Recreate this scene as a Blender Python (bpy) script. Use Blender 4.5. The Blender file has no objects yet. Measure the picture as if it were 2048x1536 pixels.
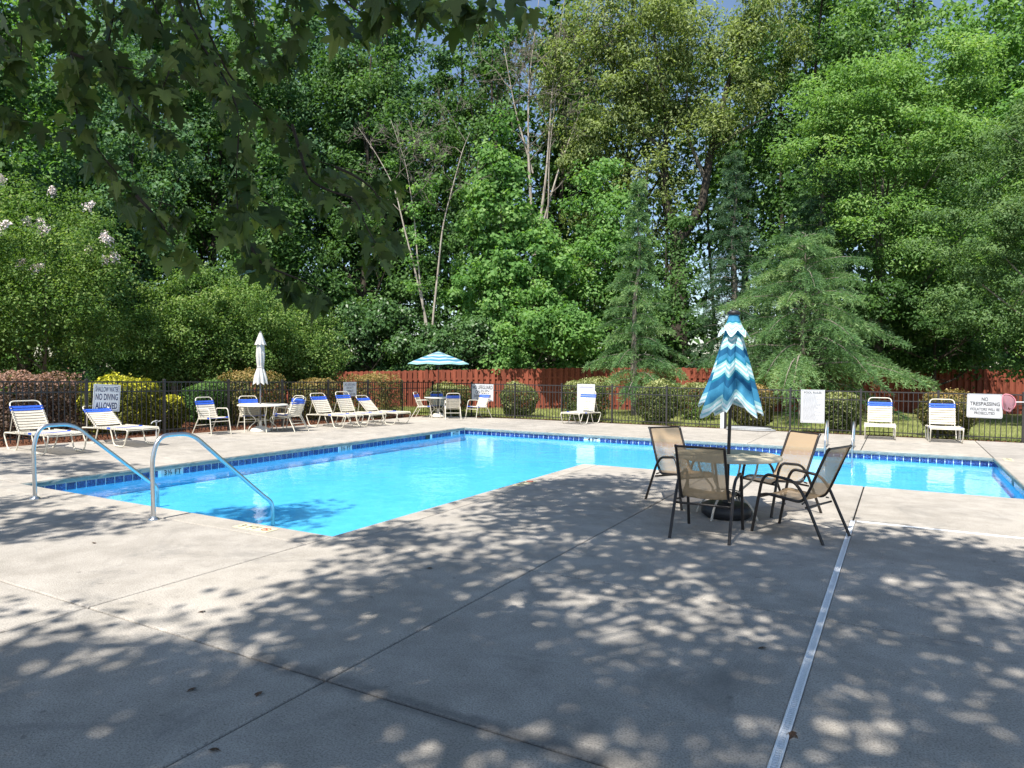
import bpy, math, random
import numpy as np
from math import radians as R, sin, cos, pi

# ---------------------------------------------------------------- camera, sky, sun, exposure
SC = bpy.context.scene
COL = SC.collection
RNG = np.random.RandomState(7)
random.seed(7)

cam_d = bpy.data.cameras.new('camera')
cam = bpy.data.objects.new('camera', cam_d)
COL.objects.link(cam)
SC.camera = cam
from mathutils import Matrix, Vector
_r = Vector((0.87210629, 0.48925418, 0.0078083))
_u = Vector((-0.01737418, 0.01501448, 0.99973632))
_f = Vector((-0.48900793, 0.87201199, -0.02159461))
_m = Matrix.Identity(4)
for i in range(3):
    _m[i][0] = _r[i]; _m[i][1] = _u[i]; _m[i][2] = -_f[i]
_m[0][3], _m[1][3], _m[2][3] = 0, 0, 1.75
cam.matrix_world = _m
cam_d.sensor_width = 36
cam_d.lens = 36 * 1385.66 / 2048
cam_d.clip_start = 0.05
cam_d.clip_end = 900

SUN_EL = 58.0
world = bpy.data.worlds.new("World")
SC.world = world
world.use_nodes = True
nt = world.node_tree
nt.nodes.clear()
sky = nt.nodes.new('ShaderNodeTexSky')
sky.sky_type = 'NISHITA'
sky.sun_disc = False
sky.sun_elevation = R(SUN_EL)
sky.sun_rotation = R(180)
sky.air_density = 1.0
sky.dust_density = 0.6
bg = nt.nodes.new('ShaderNodeBackground')
bg.inputs['Strength'].default_value = 0.104
wo = nt.nodes.new('ShaderNodeOutputWorld')
nt.links.new(sky.outputs[0], bg.inputs[0])
nt.links.new(bg.outputs[0], wo.inputs[0])

sun_d = bpy.data.lights.new('sun', 'SUN')
sun_d.energy = 5.0
sun_d.angle = R(0.55)
sun_d.color = (1.0, 0.95, 0.87)
sun = bpy.data.objects.new('sun', sun_d)
sun.rotation_euler = (R(90 - SUN_EL), 0, 0)
sun.location = (0, -20, 30)
COL.objects.link(sun)

SC.view_settings.view_transform = 'Standard'
SC.view_settings.look = 'None'
SC.view_settings.gamma = 1
SC.view_settings.use_curve_mapping = False
SC.view_settings.exposure = 0.78
SC.cycles.max_bounces = 8
SC.cycles.diffuse_bounces = 3
SC.cycles.glossy_bounces = 3
SC.cycles.transmission_bounces = 4
SC.cycles.transparent_max_bounces = 16

# ---------------------------------------------------------------- materials
class N:
    """tiny node helper"""
    def __init__(s, name):
        s.m = bpy.data.materials.new(name)
        s.m.use_nodes = True
        s.t = s.m.node_tree
        s.t.nodes.clear()
        s.out = s.t.nodes.new('ShaderNodeOutputMaterial')
    def n(s, kind, **kw):
        nd = s.t.nodes.new('ShaderNode' + kind)
        for k, v in kw.items():
            if k in nd.inputs.keys():
                s.put(nd.inputs[k], v)
            else:
                setattr(nd, k, v)
        return nd
    def put(s, sock, v):
        if isinstance(v, bpy.types.NodeSocket):
            s.t.links.new(v, sock)
        elif isinstance(v, tuple) and len(v) == 3 and sock.type == 'RGBA':
            sock.default_value = (*v, 1)
        else:
            sock.default_value = v
    def noise(s, scale, detail=4, rough=.55, vec=None, dist=0.0):
        nd = s.n('TexNoise')
        nd.inputs['Scale'].default_value = scale
        nd.inputs['Detail'].default_value = detail
        nd.inputs['Roughness'].default_value = rough
        nd.inputs['Distortion'].default_value = dist
        s.put(nd.inputs['Vector'], vec if vec is not None else s.obj())
        return nd.outputs[0]
    def obj(s):
        if not hasattr(s, '_g'):
            s._g = s.n('NewGeometry').outputs['Position']
        return s._g
    def ramp(s, fac, stops, interp='LINEAR'):
        nd = s.n('ValToRGB')
        cr = nd.color_ramp
        cr.interpolation = interp
        while len(cr.elements) < len(stops):
            cr.elements.new(0.5)
        for e, (p, c) in zip(cr.elements, stops):
            e.position = p
            e.color = (*c, 1) if len(c) == 3 else c
        s.put(nd.inputs[0], fac)
        return nd.outputs[0]
    def mix(s, a, b, fac, mode='MIX'):
        nd = s.n('Mix', data_type='RGBA', blend_type=mode)
        s.put(nd.inputs[0], fac)
        s.put(nd.inputs[6], a)
        s.put(nd.inputs[7], b)
        return nd.outputs[2]
    def math(s, op, a, b=0.0, clamp=False):
        nd = s.n('Math', operation=op, use_clamp=clamp)
        s.put(nd.inputs[0], a)
        s.put(nd.inputs[1], b)
        return nd.outputs[0]
    def bump(s, h, strength=.3, dist=.01):
        nd = s.n('Bump')
        nd.inputs['Strength'].default_value = strength
        nd.inputs['Distance'].default_value = dist
        s.put(nd.inputs['Height'], h)
        return nd.outputs[0]
    def attr(s, name):
        return s.n('Attribute', attribute_name=name).outputs['Fac']
    def pbsdf(s, col, rough=.6, metal=0.0, normal=None, spec=.5, **kw):
        b = s.n('BsdfPrincipled')
        s.put(b.inputs['Base Color'], col)
        s.put(b.inputs['Roughness'], rough)
        b.inputs['Metallic'].default_value = metal
        b.inputs['Specular IOR Level'].default_value = spec
        if normal is not None:
            s.put(b.inputs['Normal'], normal)
        for k, v in kw.items():
            s.put(b.inputs[k.replace('_', ' ')], v)
        return b.outputs[0]
    def done(s, shader):
        s.t.links.new(shader, s.out.inputs[0])
        return s.m

def plain(name, col, rough=.5, metal=0.0, var=.12, scale=30.0, bump=0.0, spec=.5):
    """one-colour surface with slight grain and wear"""
    k = N(name)
    n = k.noise(scale, 5)
    a = tuple(c * (1 - var) for c in col); b = tuple(min(1, c * (1 + var)) for c in col)
    c = k.ramp(n, [(.3, a), (.7, b)])
    rr = k.math('ADD', k.math('MULTIPLY', k.noise(scale * .4, 3), .25), rough - .12)
    nm = k.bump(n, bump, .004) if bump else None
    return k.done(k.pbsdf(c, rr, metal, nm, spec))

def make_concrete():
    k = N('broom finished concrete')
    oi = k.n('ObjectInfo').outputs['Random']
    big = k.noise(.55, 5, .6)
    mid = k.noise(3.2, 5, .6)
    fine = k.noise(95, 3, .65)
    c = k.ramp(big, [(.3, (.36, .335, .30)), (.7, (.46, .43, .39))])
    c = k.mix(c, k.ramp(mid, [(.35, (.78, .77, .75)), (.65, (1.06, 1.05, 1.04))]), .75, 'MULTIPLY')
    tone = k.ramp(oi, [(0, (.93, .93, .94)), (1, (1.04, 1.03, 1.01))])
    c = k.mix(c, tone, 1.0, 'MULTIPLY')
    # aggregate grains
    v = k.n('TexVoronoi', feature='F1')
    v.inputs['Scale'].default_value = 120
    k.put(v.inputs['Vector'], k.obj())
    gr = k.ramp(fine, [(.36, (.58, .57, .56)), (.5, (1, 1, 1)), (.68, (1.22, 1.21, 1.18))])
    c = k.mix(c, gr, .85, 'MULTIPLY')
    cell = k.ramp(v.outputs['Color'], [(.0, (.62, .60, .58)), (.22, (1, 1, 1)), (.85, (1, 1, 1)), (1, (1.3, 1.28, 1.25))])
    c = k.mix(c, cell, .7, 'MULTIPLY')
    st = k.noise(.8, 7, .75, dist=1.2)
    c = k.mix(c, (.17, .165, .155), k.math('MULTIPLY', k.ramp(st, [(.53, (0, 0, 0)), (.70, (1, 1, 1))]), .6))
    st2 = k.noise(1.7, 6, .7, dist=.8)
    c = k.mix(c, (.58, .55, .50), k.math('MULTIPLY', k.ramp(st2, [(.60, (0, 0, 0)), (.78, (1, 1, 1))]), .35))
    sp = k.noise(11, 2, .5)
    c = k.mix(c, (.13, .12, .11), k.math('MULTIPLY', k.ramp(sp, [(.70, (0, 0, 0)), (.75, (1, 1, 1))]), .5))
    sp2 = k.noise(31, 2, .5)
    c = k.mix(c, (.09, .08, .07), k.math('MULTIPLY', k.ramp(sp2, [(.735, (0, 0, 0)), (.765, (1, 1, 1))]), .6))
    # damp seepage stain that has crept along one joint
    sx = k.n('SeparateXYZ'); k.put(sx.inputs[0], k.obj())
    dj = k.math('ABSOLUTE', k.math('SUBTRACT', sx.outputs[1], 2.86))
    wv = k.math('MULTIPLY', k.noise(5, 4, .6), .20)
    band = k.math('MULTIPLY', k.math('GREATER_THAN', sx.outputs[0], -3.4), k.ramp(k.math('SUBTRACT', wv, dj), [(.0, (0, 0, 0)), (.07, (1, 1, 1))]))
    c = k.mix(c, (.10, .098, .095), k.math('MULTIPLY', band, .55))
    h = k.math('ADD', k.math('MULTIPLY', fine, .7), k.math('MULTIPLY', v.outputs['Distance'], .5))
    return k.done(k.pbsdf(c, .82, 0, k.bump(h, .5, .006), .3))

def make_coping():
    k = N('rough cast coping')
    fine = k.noise(70, 4, .7)
    c = k.ramp(k.noise(6, 5), [(.3, (.19, .235, .23)), (.7, (.30, .345, .335))])
    c = k.mix(c, k.ramp(fine, [(.35, (.55, .55, .55)), (.6, (1.1, 1.1, 1.1))]), .8, 'MULTIPLY')
    return k.done(k.pbsdf(c, .9, 0, k.bump(fine, .9, .02), .2))

def make_tile():
    k = N('cobalt glazed tile')
    oi = k.n('ObjectInfo').outputs['Random']
    vm = k.n('VectorMath', operation='ADD')
    k.put(vm.inputs[0], k.obj())
    k.put(vm.inputs[1], k.n('CombineXYZ', X=k.math('MULTIPLY', oi, 40)).outputs[0])
    n = k.noise(30, 2, .5, vm.outputs[0], 2.2)
    c = k.ramp(n, [(.40, (.006, .010, .065)), (.50, (.012, .030, .17)), (.62, (.09, .16, .38))])
    c = k.mix(c, k.ramp(oi, [(0, (.75, .75, .8)), (1, (1.25, 1.25, 1.2))]), 1.0, 'MULTIPLY')
    return k.done(k.pbsdf(c, .12, 0, None, .5))

def make_plaster():
    k = N('pale blue pool plaster')
    n = k.noise(1.3, 5, .6)
    c = k.ramp(n, [(.3, (.22, .55, .80)), (.7, (.28, .61, .86))])
    c = k.mix(c, k.ramp(k.noise(5, 4, .6, dist=.5), [(.35, (.86, .93, .95)), (.65, (1.06, 1.03, 1.02))]), 1.0, 'MULTIPLY')
    # the net of light that ripples refract on to the floor is not modelled; only the mottled plaster
    return k.done(k.pbsdf(c, .6, 0, None, .2))

def make_water():
    k = N('clear pool water')
    a = k.noise(2.6, 3, .5, dist=.4)
    b = k.noise(9.0, 2, .5, dist=.3)
    h = k.math('ADD', k.math('MULTIPLY', a, 1.0), k.math('MULTIPLY', b, .25))
    nm = k.bump(h, .15, .05)
    fr = k.n('Fresnel'); fr.inputs['IOR'].default_value = 1.33
    k.put(fr.inputs['Normal'], nm)
    tr = k.n('BsdfTransparent'); tr.inputs[0].default_value = (.58, .90, .97, 1)
    gl = k.n('BsdfGlossy'); gl.inputs['Roughness'].default_value = .0
    gl.inputs[0].default_value = (1, 1, 1, 1)
    k.put(gl.inputs['Normal'], nm)
    mx = k.n('MixShader')
    k.put(mx.inputs[0], fr.outputs[0])
    k.put(mx.inputs[1], tr.outputs[0]); k.put(mx.inputs[2], gl.outputs[0])
    return k.done(mx.outputs[0])

def leafmat(name, dark, mid, light, trans=.35, tcol=None, rough=.55, spec=.22):
    """leaf colour from a per-leaf tone; light passes through the blade"""
    k = N(name)
    t = k.attr('tone')
    c = k.ramp(t, [(0, dark), (.55, mid), (1, light)])
    p = k.pbsdf(c, rough, 0, None, spec)
    tl = k.n('BsdfTranslucent')
    tc = tcol or (1.25, 1.35, .55)
    k.put(tl.inputs[0], k.mix(c, tc, 1.0, 'MULTIPLY'))
    mx = k.n('MixShader'); mx.inputs[0].default_value = trans
    k.put(mx.inputs[1], p); k.put(mx.inputs[2], tl.outputs[0])
    return k.done(mx.outputs[0])

def make_bark(name, a, b, scale=9):
    k = N(name)
    mp = k.n('Mapping'); k.put(mp.inputs[0], k.obj()); mp.inputs['Scale'].default_value = (1, 1, .22)
    n = k.noise(scale, 6, .65, mp.outputs[0], .5)
    c = k.ramp(n, [(.32, a), (.66, b)])
    return k.done(k.pbsdf(c, .9, 0, k.bump(n, .8, .03), .2))

def make_ground(name, stops, scale, fine=35, bump=.5):
    k = N(name)
    c = k.ramp(k.noise(scale, 6, .65), stops)
    f = k.noise(fine, 4, .7)
    c = k.mix(c, k.ramp(f, [(.3, (.55, .55, .55)), (.7, (1.35, 1.35, 1.35))]), .8, 'MULTIPLY')
    return k.done(k.pbsdf(c, .95, 0, k.bump(f, bump, .03), .15))

def make_redwood():
    k = N('red stained fence board')
    oi = k.n('ObjectInfo').outputs['Random']
    mp = k.n('Mapping'); k.put(mp.inputs[0], k.obj()); mp.inputs['Scale'].default_value = (1, 1, .08)
    n = k.noise(28, 5, .6, mp.outputs[0])
    c = k.ramp(n, [(.3, (.20, .054, .033)), (.7, (.31, .090, .054))])
    c = k.mix(c, k.ramp(oi, [(0, (.72, .72, .72)), (1, (1.12, 1.1, 1.08))]), 1.0, 'MULTIPLY')
    return k.done(k.pbsdf(c, .8, 0, k.bump(n, .3, .01), .2))

def make_fabric_attr(name, stops, trans=.25, attrname='v'):
    k = N(name)
    c = k.ramp(k.attr(attrname), stops, 'CONSTANT')
    w = k.noise(160, 2, .5)
    c = k.mix(c, k.ramp(w, [(.3, (.9, .9, .9)), (.7, (1.05, 1.05, 1.05))]), .6, 'MULTIPLY')
    p = k.pbsdf(c, .8, 0, None, .15)
    tl = k.n('BsdfTranslucent'); k.put(tl.inputs[0], c)
    mx = k.n('MixShader'); mx.inputs[0].default_value = trans
    k.put(mx.inputs[1], p); k.put(mx.inputs[2], tl.outputs[0])
    return k.done(mx.outputs[0])

def make_sling():
    k = N('tan mesh sling')
    w = k.noise(220, 2, .5)
    c = k.ramp(w, [(.3, (.46, .32, .18)), (.7, (.58, .42, .26))])
    p = k.pbsdf(c, .75, 0, None, .2)
    tl = k.n('BsdfTranslucent'); k.put(tl.inputs[0], c)
    m1 = k.n('MixShader'); m1.inputs[0].default_value = .3
    k.put(m1.inputs[1], p); k.put(m1.inputs[2], tl.outputs[0])
    tr = k.n('BsdfTransparent'); tr.inputs[0].default_value = (.95, .9, .85, 1)
    m2 = k.n('MixShader'); m2.inputs[0].default_value = .22
    k.put(m2.inputs[1], m1.outputs[0]); k.put(m2.inputs[2], tr.outputs[0])
    return k.done(m2.outputs[0])

def make_net():
    k = N('pink net mesh')
    p = k.pbsdf((.42, .22, .27), .8)
    tr = k.n('BsdfTransparent')
    m2 = k.n('MixShader'); m2.inputs[0].default_value = .45
    k.put(m2.inputs[1], p); k.put(m2.inputs[2], tr.outputs[0])
    return k.done(m2.outputs[0])

M = {}
M['concrete'] = make_concrete()
M['joint'] = plain('dark joint filler', (.035, .03, .026), .95)
M['coping'] = make_coping()
M['tile'] = make_tile()
M['grout'] = plain('white grout', (.80, .84, .86), .7, var=.06)
M['plaster'] = make_plaster()
M['stepblue'] = plain('navy step trim', (.02, .09, .28), .3)
M['water'] = make_water()
M['steel'] = plain('brushed stainless steel', (.60, .60, .60), .32, 1.0, .06, 60)
M['cream'] = plain('cream powder coat', (.66, .62, .52), .38, 0, .05, 25)
M['strapc'] = plain('cream vinyl strap', (.66, .61, .51), .5, 0, .08, 20)
M['strapb'] = plain('blue vinyl strap', (.035, .12, .60), .42, 0, .12, 20)
M['bronze'] = plain('dark bronze powder coat', (.022, .017, .015), .38, 0, .2, 30)
M['black'] = plain('painted hollow black', (.014, .014, .016), .42, 0, .2, 30)
M['rubber'] = plain('black base resin', (.016, .017, .021), .5, 0, .2, 14)
M['fglass'] = plain('weathered cream fibreglass', (.56, .50, .37), .45, 0, .10, 7)
M['tanleg'] = plain('tan table leg', (.58, .52, .44), .4, 0, .08, 20)
M['whitetop'] = plain('white table top', (.66, .63, .56), .45, 0, .05, 9)
M['white'] = plain('white sign paint', (.53, .54, .56), .4, 0, .03, 9)
M['greywhite'] = plain('weathered white sign', (.62, .62, .63), .5, 0, .05, 9)
M['whiteboard'] = plain('bright white sign board', (.86, .87, .88), .4, 0, .03, 9)
M['inkblue'] = plain('navy sign ink', (.035, .045, .14), .5, 0, .1)
M['inkblack'] = plain('black sign ink', (.025, .025, .028), .5, 0, .1)
M['inkgrey'] = plain('faded grey ink', (.13, .13, .15), .6, 0, .1)
M['lavender'] = plain('faded lavender print', (.36, .36, .56), .6, 0, .08)
M['markyellow'] = plain('pale yellow marker tile', (.66, .60, .40), .6, 0, .1, 25)
M['inkred'] = plain('faded red ink', (.42, .09, .07), .6)
M['drainwhite'] = plain('white drain plastic', (.84, .85, .86), .5, 0, .06, 40)
M['fencemetal'] = plain('bronze fence metal', (.030, .027, .028), .45, 0, .2, 30)
M['redwood'] = make_redwood()
M['sling'] = make_sling()
M['netm'] = make_net()
M['netrim'] = plain('pink plastic rim', (.62, .22, .28), .5)
M['umbwhite'] = plain('grey white canvas', (.55, .53, .50), .85, 0, .06, 40)
M['hose'] = plain('grey vacuum hose', (.34, .35, .36), .5, 0, .15, 40)
M['petal'] = plain('pale flower petals', (.80, .70, .66), .8, 0, .12, 40)
M['deadleaf'] = plain('dry brown leaf', (.10, .055, .03), .85, 0, .3, 60)
M['deepgrass'] = make_ground('lawn soil', [(.3, (.15, .17, .05)), (.7, (.24, .25, .10))], .8)
M['litter'] = make_ground('leaf litter', [(.3, (.035, .024, .014)), (.7, (.075, .052, .03))], .9)
M['mulch'] = make_ground('pine bark mulch', [(.3, (.10, .042, .024)), (.7, (.20, .09, .052))], 2.5, 55, .8)
M['grass'] = leafmat('grass blades', (.16, .21, .05), (.30, .35, .11), (.48, .48, .22), .3)
M['barkgrey'] = make_bark('grey bark', (.10, .085, .07), (.27, .24, .20))
M['barkdark'] = make_bark('dark bark', (.028, .024, .02), (.085, .07, .055))
M['barkpale'] = make_bark('pale bark', (.25, .21, .17), (.48, .43, .37))
M['barktan'] = make_bark('tan crepe myrtle bark', (.10, .075, .055), (.24, .19, .15), 5)
SM = leafmat
M['lf_maple'] = SM('maple leaf', (.055, .085, .030), (.09, .135, .046), (.135, .185, .06), .3)
def make_maple():
    k = N('maple leaf')
    t = k.attr('tone')
    top = k.ramp(t, [(0, (.030, .060, .020)), (.5, (.060, .105, .032)), (.8, (.10, .155, .045)), (1, (.20, .26, .09))])
    und = k.ramp(t, [(0, (.045, .075, .026)), (.6, (.085, .125, .042)), (1, (.19, .24, .08))])
    c = k.mix(top, und, k.n('NewGeometry').outputs['Backfacing'])
    p = k.pbsdf(c, .5, 0, None, .3)
    tl = k.n('BsdfTranslucent'); k.put(tl.inputs[0], k.mix(top, (1.6, 1.7, .5), 1.0, 'MULTIPLY'))
    mx = k.n('MixShader'); mx.inputs[0].default_value = .3
    k.put(mx.inputs[1], p); k.put(mx.inputs[2], tl.outputs[0])
    return k.done(mx.outputs[0])
M['lf_maple'] = make_maple()
M['lf_dark'] = SM('dark broadleaf', (.024, .062, .018), (.082, .175, .045), (.19, .30, .095), .35)
M['lf_blue'] = SM('blue green broadleaf', (.028, .075, .032), (.095, .20, .085), (.21, .33, .15), .35)
M['lf_bright'] = SM('bright tulip tree leaf', (.04, .125, .025), (.165, .325, .085), (.40, .53, .21), .42)
M['lf_lime'] = SM('lime feathery leaf', (.05, .14, .03), (.205, .36, .10), (.43, .54, .21), .42)
M['lf_olive'] = SM('olive willow oak leaf', (.07, .11, .03), (.24, .31, .11), (.47, .51, .25), .38)
M['lf_grey'] = SM('grey green fine leaf', (.035, .09, .03), (.13, .225, .08), (.27, .37, .15), .38)
M['lf_myrtle'] = SM('crepe myrtle leaf', (.04, .10, .022), (.155, .265, .06), (.35, .43, .15), .38)
M['lf_gloss'] = SM('glossy magnolia leaf', (.03, .08, .025), (.085, .175, .055), (.17, .28, .10), .3, None, .42, .4)
M['lf_cedar'] = SM('deodar needle', (.035, .10, .042), (.165, .29, .115), (.42, .54, .25), .34)
M['lf_cedardk'] = SM('dark cedar needle', (.03, .075, .04), (.075, .15, .075), (.15, .24, .125), .25)
M['lf_holly'] = SM('clipped holly leaf', (.035, .065, .02), (.16, .20, .065), (.46, .47, .22), .25)
M['lf_bronze'] = SM('bronze tipped leaf', (.045, .06, .018), (.17, .165, .055), (.42, .28, .11), .25)
M['lf_purple'] = SM('purple loropetalum leaf', (.05, .04, .03), (.16, .11, .085), (.42, .24, .18), .22)
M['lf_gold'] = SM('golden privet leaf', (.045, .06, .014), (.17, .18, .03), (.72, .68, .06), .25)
# ---------------------------------------------------------------- mesh helpers
def setp(o, label=None, cat=None, group=None, kind=None):
    if label: o['label'] = label
    if cat: o['category'] = cat
    if group: o['group'] = group
    if kind: o['kind'] = kind
    return o

def empty(name, loc=(0, 0, 0), rz=0.0, label=None, cat=None, group=None):
    o = bpy.data.objects.new(name, None)
    o.empty_display_size = .1
    COL.objects.link(o)
    o.location = loc
    o.rotation_euler = (0, 0, rz)
    return setp(o, label, cat, group)

def link(name, mesh, parent=None, loc=(0, 0, 0), rot=(0, 0, 0), scale=None):
    o = bpy.data.objects.new(name, mesh)
    COL.objects.link(o)
    if parent: o.parent = parent
    o.location = loc
    o.rotation_euler = rot
    if scale: o.scale = scale
    return o

class MB:
    """collects simple solids into one mesh"""
    def __init__(s):
        s.v = []; s.f = []; s.smooth = []
    def add(s, verts, faces, smooth=False):
        b = len(s.v)
        s.v += [tuple(p) for p in verts]
        s.f += [tuple(i + b for i in f) for f in faces]
        s.smooth += [smooth] * len(faces)
        return s
    def box(s, c, d, rz=0.0, bev=0.0):
        x, y, z = d[0] / 2, d[1] / 2, d[2] / 2
        if bev <= 0:
            P = [(-x, -y, -z), (x, -y, -z), (x, y, -z), (-x, y, -z), (-x, -y, z), (x, -y, z), (x, y, z), (-x, y, z)]
            F = [(0, 3, 2, 1), (4, 5, 6, 7), (0, 1, 5, 4), (1, 2, 6, 5), (2, 3, 7, 6), (3, 0, 4, 7)]
        else:
            P = []
            for zz, q in ((-z, bev), (-z + bev, 0), (z - bev, 0), (z, bev)):
                P += [(-x + q, -y + q, zz), (x - q, -y + q, zz), (x - q, y - q, zz), (-x + q, y - q, zz)]
            F = [(3, 2, 1, 0), (12, 13, 14, 15)]
            for l in range(3):
                for i in range(4):
                    j = (i + 1) % 4
                    F.append((4 * l + i, 4 * l + j, 4 * l + 4 + j, 4 * l + 4 + i))
        cz, sz = cos(rz), sin(rz)
        P = [(c[0] + p[0] * cz - p[1] * sz, c[1] + p[0] * sz + p[1] * cz, c[2] + p[2]) for p in P]
        return s.add(P, F)
    def tube(s, pts, r, n=8, cap=True, flat=None):
        """sweep a round (or flat: (w,h)) section along points; r may be a list"""
        P = np.array(pts, float)
        m = len(P)
        rr = np.full(m, r) if np.isscalar(r) else np.array(r, float)
        T = np.zeros_like(P)
        T[1:-1] = P[2:] - P[:-2]; T[0] = P[1] - P[0]; T[-1] = P[-1] - P[-2]
        T /= np.maximum(np.linalg.norm(T, axis=1, keepdims=True), 1e-9)
        ref = np.array([0, 0, 1.0]) if abs(T[0][2]) < .9 else np.array([1.0, 0, 0])
        nrm = np.cross(T[0], ref); nrm /= np.linalg.norm(nrm)
        V = []
        for i in range(m):
            nrm = nrm - T[i] * np.dot(nrm, T[i])
            l = np.linalg.norm(nrm)
            if l < 1e-6:
                nrm = np.cross(T[i], [0.3, .5, .8])
                l = np.linalg.norm(nrm)
            nrm = nrm / l
            bn = np.cross(T[i], nrm)
            for k in range(n):
                a = 2 * pi * k / n + (pi / n if n == 4 else 0)
                V.append(tuple(P[i] + rr[i] * (cos(a) * nrm + sin(a) * bn)))
        F = []
        for i in range(m - 1):
            for k in range(n):
                j = (k + 1) % n
                F.append((i * n + k, i * n + j, (i + 1) * n + j, (i + 1) * n + k))
        if cap:
            F.append(tuple(range(n - 1, -1, -1)))
            F.append(tuple((m - 1) * n + k for k in range(n)))
        return s.add(V, F, n > 4)
    def lathe(s, prof, c=(0, 0, 0), n=24, cap=True):
        V = []; F = []
        for (r, z) in prof:
            for k in range(n):
                a = 2 * pi * k / n
                V.append((c[0] + r * cos(a), c[1] + r * sin(a), c[2] + z))
        for i in range(len(prof) - 1):
            for k in range(n):
                j = (k + 1) % n
                F.append((i * n + k, i * n + j, (i + 1) * n + j, (i + 1) * n + k))
        if cap:
            F.append(tuple(range(n - 1, -1, -1)))
            F.append(tuple((len(prof) - 1) * n + k for k in range(n)))
        return s.add(V, F, True)
    def mesh(s, name, mat):
        me = bpy.data.meshes.new(name)
        me.from_pydata(s.v, [], s.f)
        me.materials.append(mat)
        me.polygons.foreach_set('use_smooth', s.smooth)
        if any(s.smooth):
            try: me.set_sharp_from_angle(angle=R(50))
            except Exception: pass
        me.update()
        return me
    def build(s, name, mat, parent=None, loc=(0, 0, 0), rot=(0, 0, 0)):
        return link(name, s.mesh(name, mat), parent, loc, rot)

def fillet(pts, rad, n=5):
    """round the corners of a polyline"""
    P = [np.array(p, float) for p in pts]
    out = [P[0]]
    for i in range(1, len(P) - 1):
        a, b, c = P[i - 1], P[i], P[i + 1]
        u = a - b; v = c - b
        lu, lv = np.linalg.norm(u), np.linalg.norm(v)
        d = min(rad, lu * .48, lv * .48)
        p0 = b + u / lu * d; p1 = b + v / lv * d
        for k in range(n + 1):
            t = k / n
            out.append((1 - t) ** 2 * p0 + 2 * t * (1 - t) * b + t * t * p1)
    out.append(P[-1])
    return out

def quads(name, V, nper, mat, tone=None, parent=None, smooth=False, loc=(0, 0, 0)):
    """V: (faces, nper, 3) array -> one mesh of separate polygons, quickly"""
    V = np.asarray(V, np.float32)
    nf = len(V)
    me = bpy.data.meshes.new(name)
    me.vertices.add(nf * nper)
    me.vertices.foreach_set('co', V.reshape(-1))
    me.loops.add(nf * nper)
    me.loops.foreach_set('vertex_index', np.arange(nf * nper, dtype=np.int32))
    me.polygons.add(nf)
    me.polygons.foreach_set('loop_start', np.arange(0, nf * nper, nper, dtype=np.int32))
    me.polygons.foreach_set('loop_total', np.full(nf, nper, np.int32))
    if smooth:
        me.polygons.foreach_set('use_smooth', np.ones(nf, bool))
    me.materials.append(mat)
    if tone is not None:
        a = me.attributes.new('tone', 'FLOAT', 'POINT')
        a.data.foreach_set('value', np.repeat(np.clip(tone, 0, 1).astype(np.float32), nper))
    me.update(calc_edges=True)
    return link(name, me, parent, loc)

def unit(v):
    return v / np.maximum(np.linalg.norm(v, axis=-1, keepdims=True), 1e-9)

def leaf_quads(C, Nn, size, aspect=.55, rs=RNG, droop=.5):
    """rhombus leaves: centres C, normals Nn, length size"""
    n = len(C)
    t = rs.normal(size=(n, 3)); t[:, 2] -= droop
    t = unit(t - Nn * np.sum(t * Nn, 1, keepdims=True))
    b = np.cross(Nn, t)
    L = (size * (.7 + .6 * rs.rand(n)))[:, None]
    W = L * aspect
    fold = Nn * L * .12
    V = np.stack([C - t * L * .5, C + b * W * .5 + fold, C + t * L * .5 - fold, C - b * W * .5 + fold], 1)
    return V

def text_mesh(body, mat, width=None, height=None, bold=0.0, depth=.0015):
    cu = bpy.data.curves.new('lettering', 'FONT')
    cu.body = body
    cu.align_x = 'CENTER'; cu.align_y = 'CENTER'
    cu.size = 1.0
    cu.resolution_u = 3
    cu.offset = bold
    o = bpy.data.objects.new('lettering', cu)
    COL.objects.link(o)
    dg = bpy.context.evaluated_depsgraph_get()
    me = bpy.data.meshes.new_from_object(o.evaluated_get(dg))
    bpy.data.objects.remove(o); bpy.data.curves.remove(cu)
    n = len(me.vertices)
    co = np.zeros(n * 3, np.float32); me.vertices.foreach_get('co', co); co = co.reshape(-1, 3)
    lo, hi = co.min(0), co.max(0)
    co[:, :2] -= ((lo + hi) / 2)[:2]
    sz = hi - lo
    sx = width / sz[0] if width else 1
    sy = height / sz[1] if height else sx
    if not width: sx = sy
    out = np.zeros_like(co)
    out[:, 0] = co[:, 0] * sx; out[:, 1] = -depth; out[:, 2] = co[:, 1] * sy
    me.vertices.foreach_set('co', out.reshape(-1))
    me.materials.clear(); me.materials.append(mat)
    me.update()
    return me

def copy_thing(o, loc, rz=None, label=None, parent=None):
    c = o.copy(); COL.objects.link(c)
    if parent is not None: c.parent = parent
    else:
        c.location = loc
        if rz is not None: c.rotation_euler = (0, 0, rz)
        if label: c['label'] = label
    for ch in o.children:
        copy_thing(ch, None, parent=c)
    return c

def deck_z(x, y):
    """the far left deck falls gently towards the pool"""
    if x >= -11.45: return 0.0
    t = min(1.1, (-11.45 - x) / 4.05)
    return t * max(-.03, min(.17, .11 - .0124 * (y - 8.6)))

# ---------------------------------------------------------------- ground, deck, pool
XL, XI, XR = -11.35, -5.13, 1.70      # pool edges: left wall, inner corner, right wall
YN, YI, YF = 5.35, 11.87, 17.35       # near edge, inner edge, far wall
WZ = -0.155                           # water level

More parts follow.
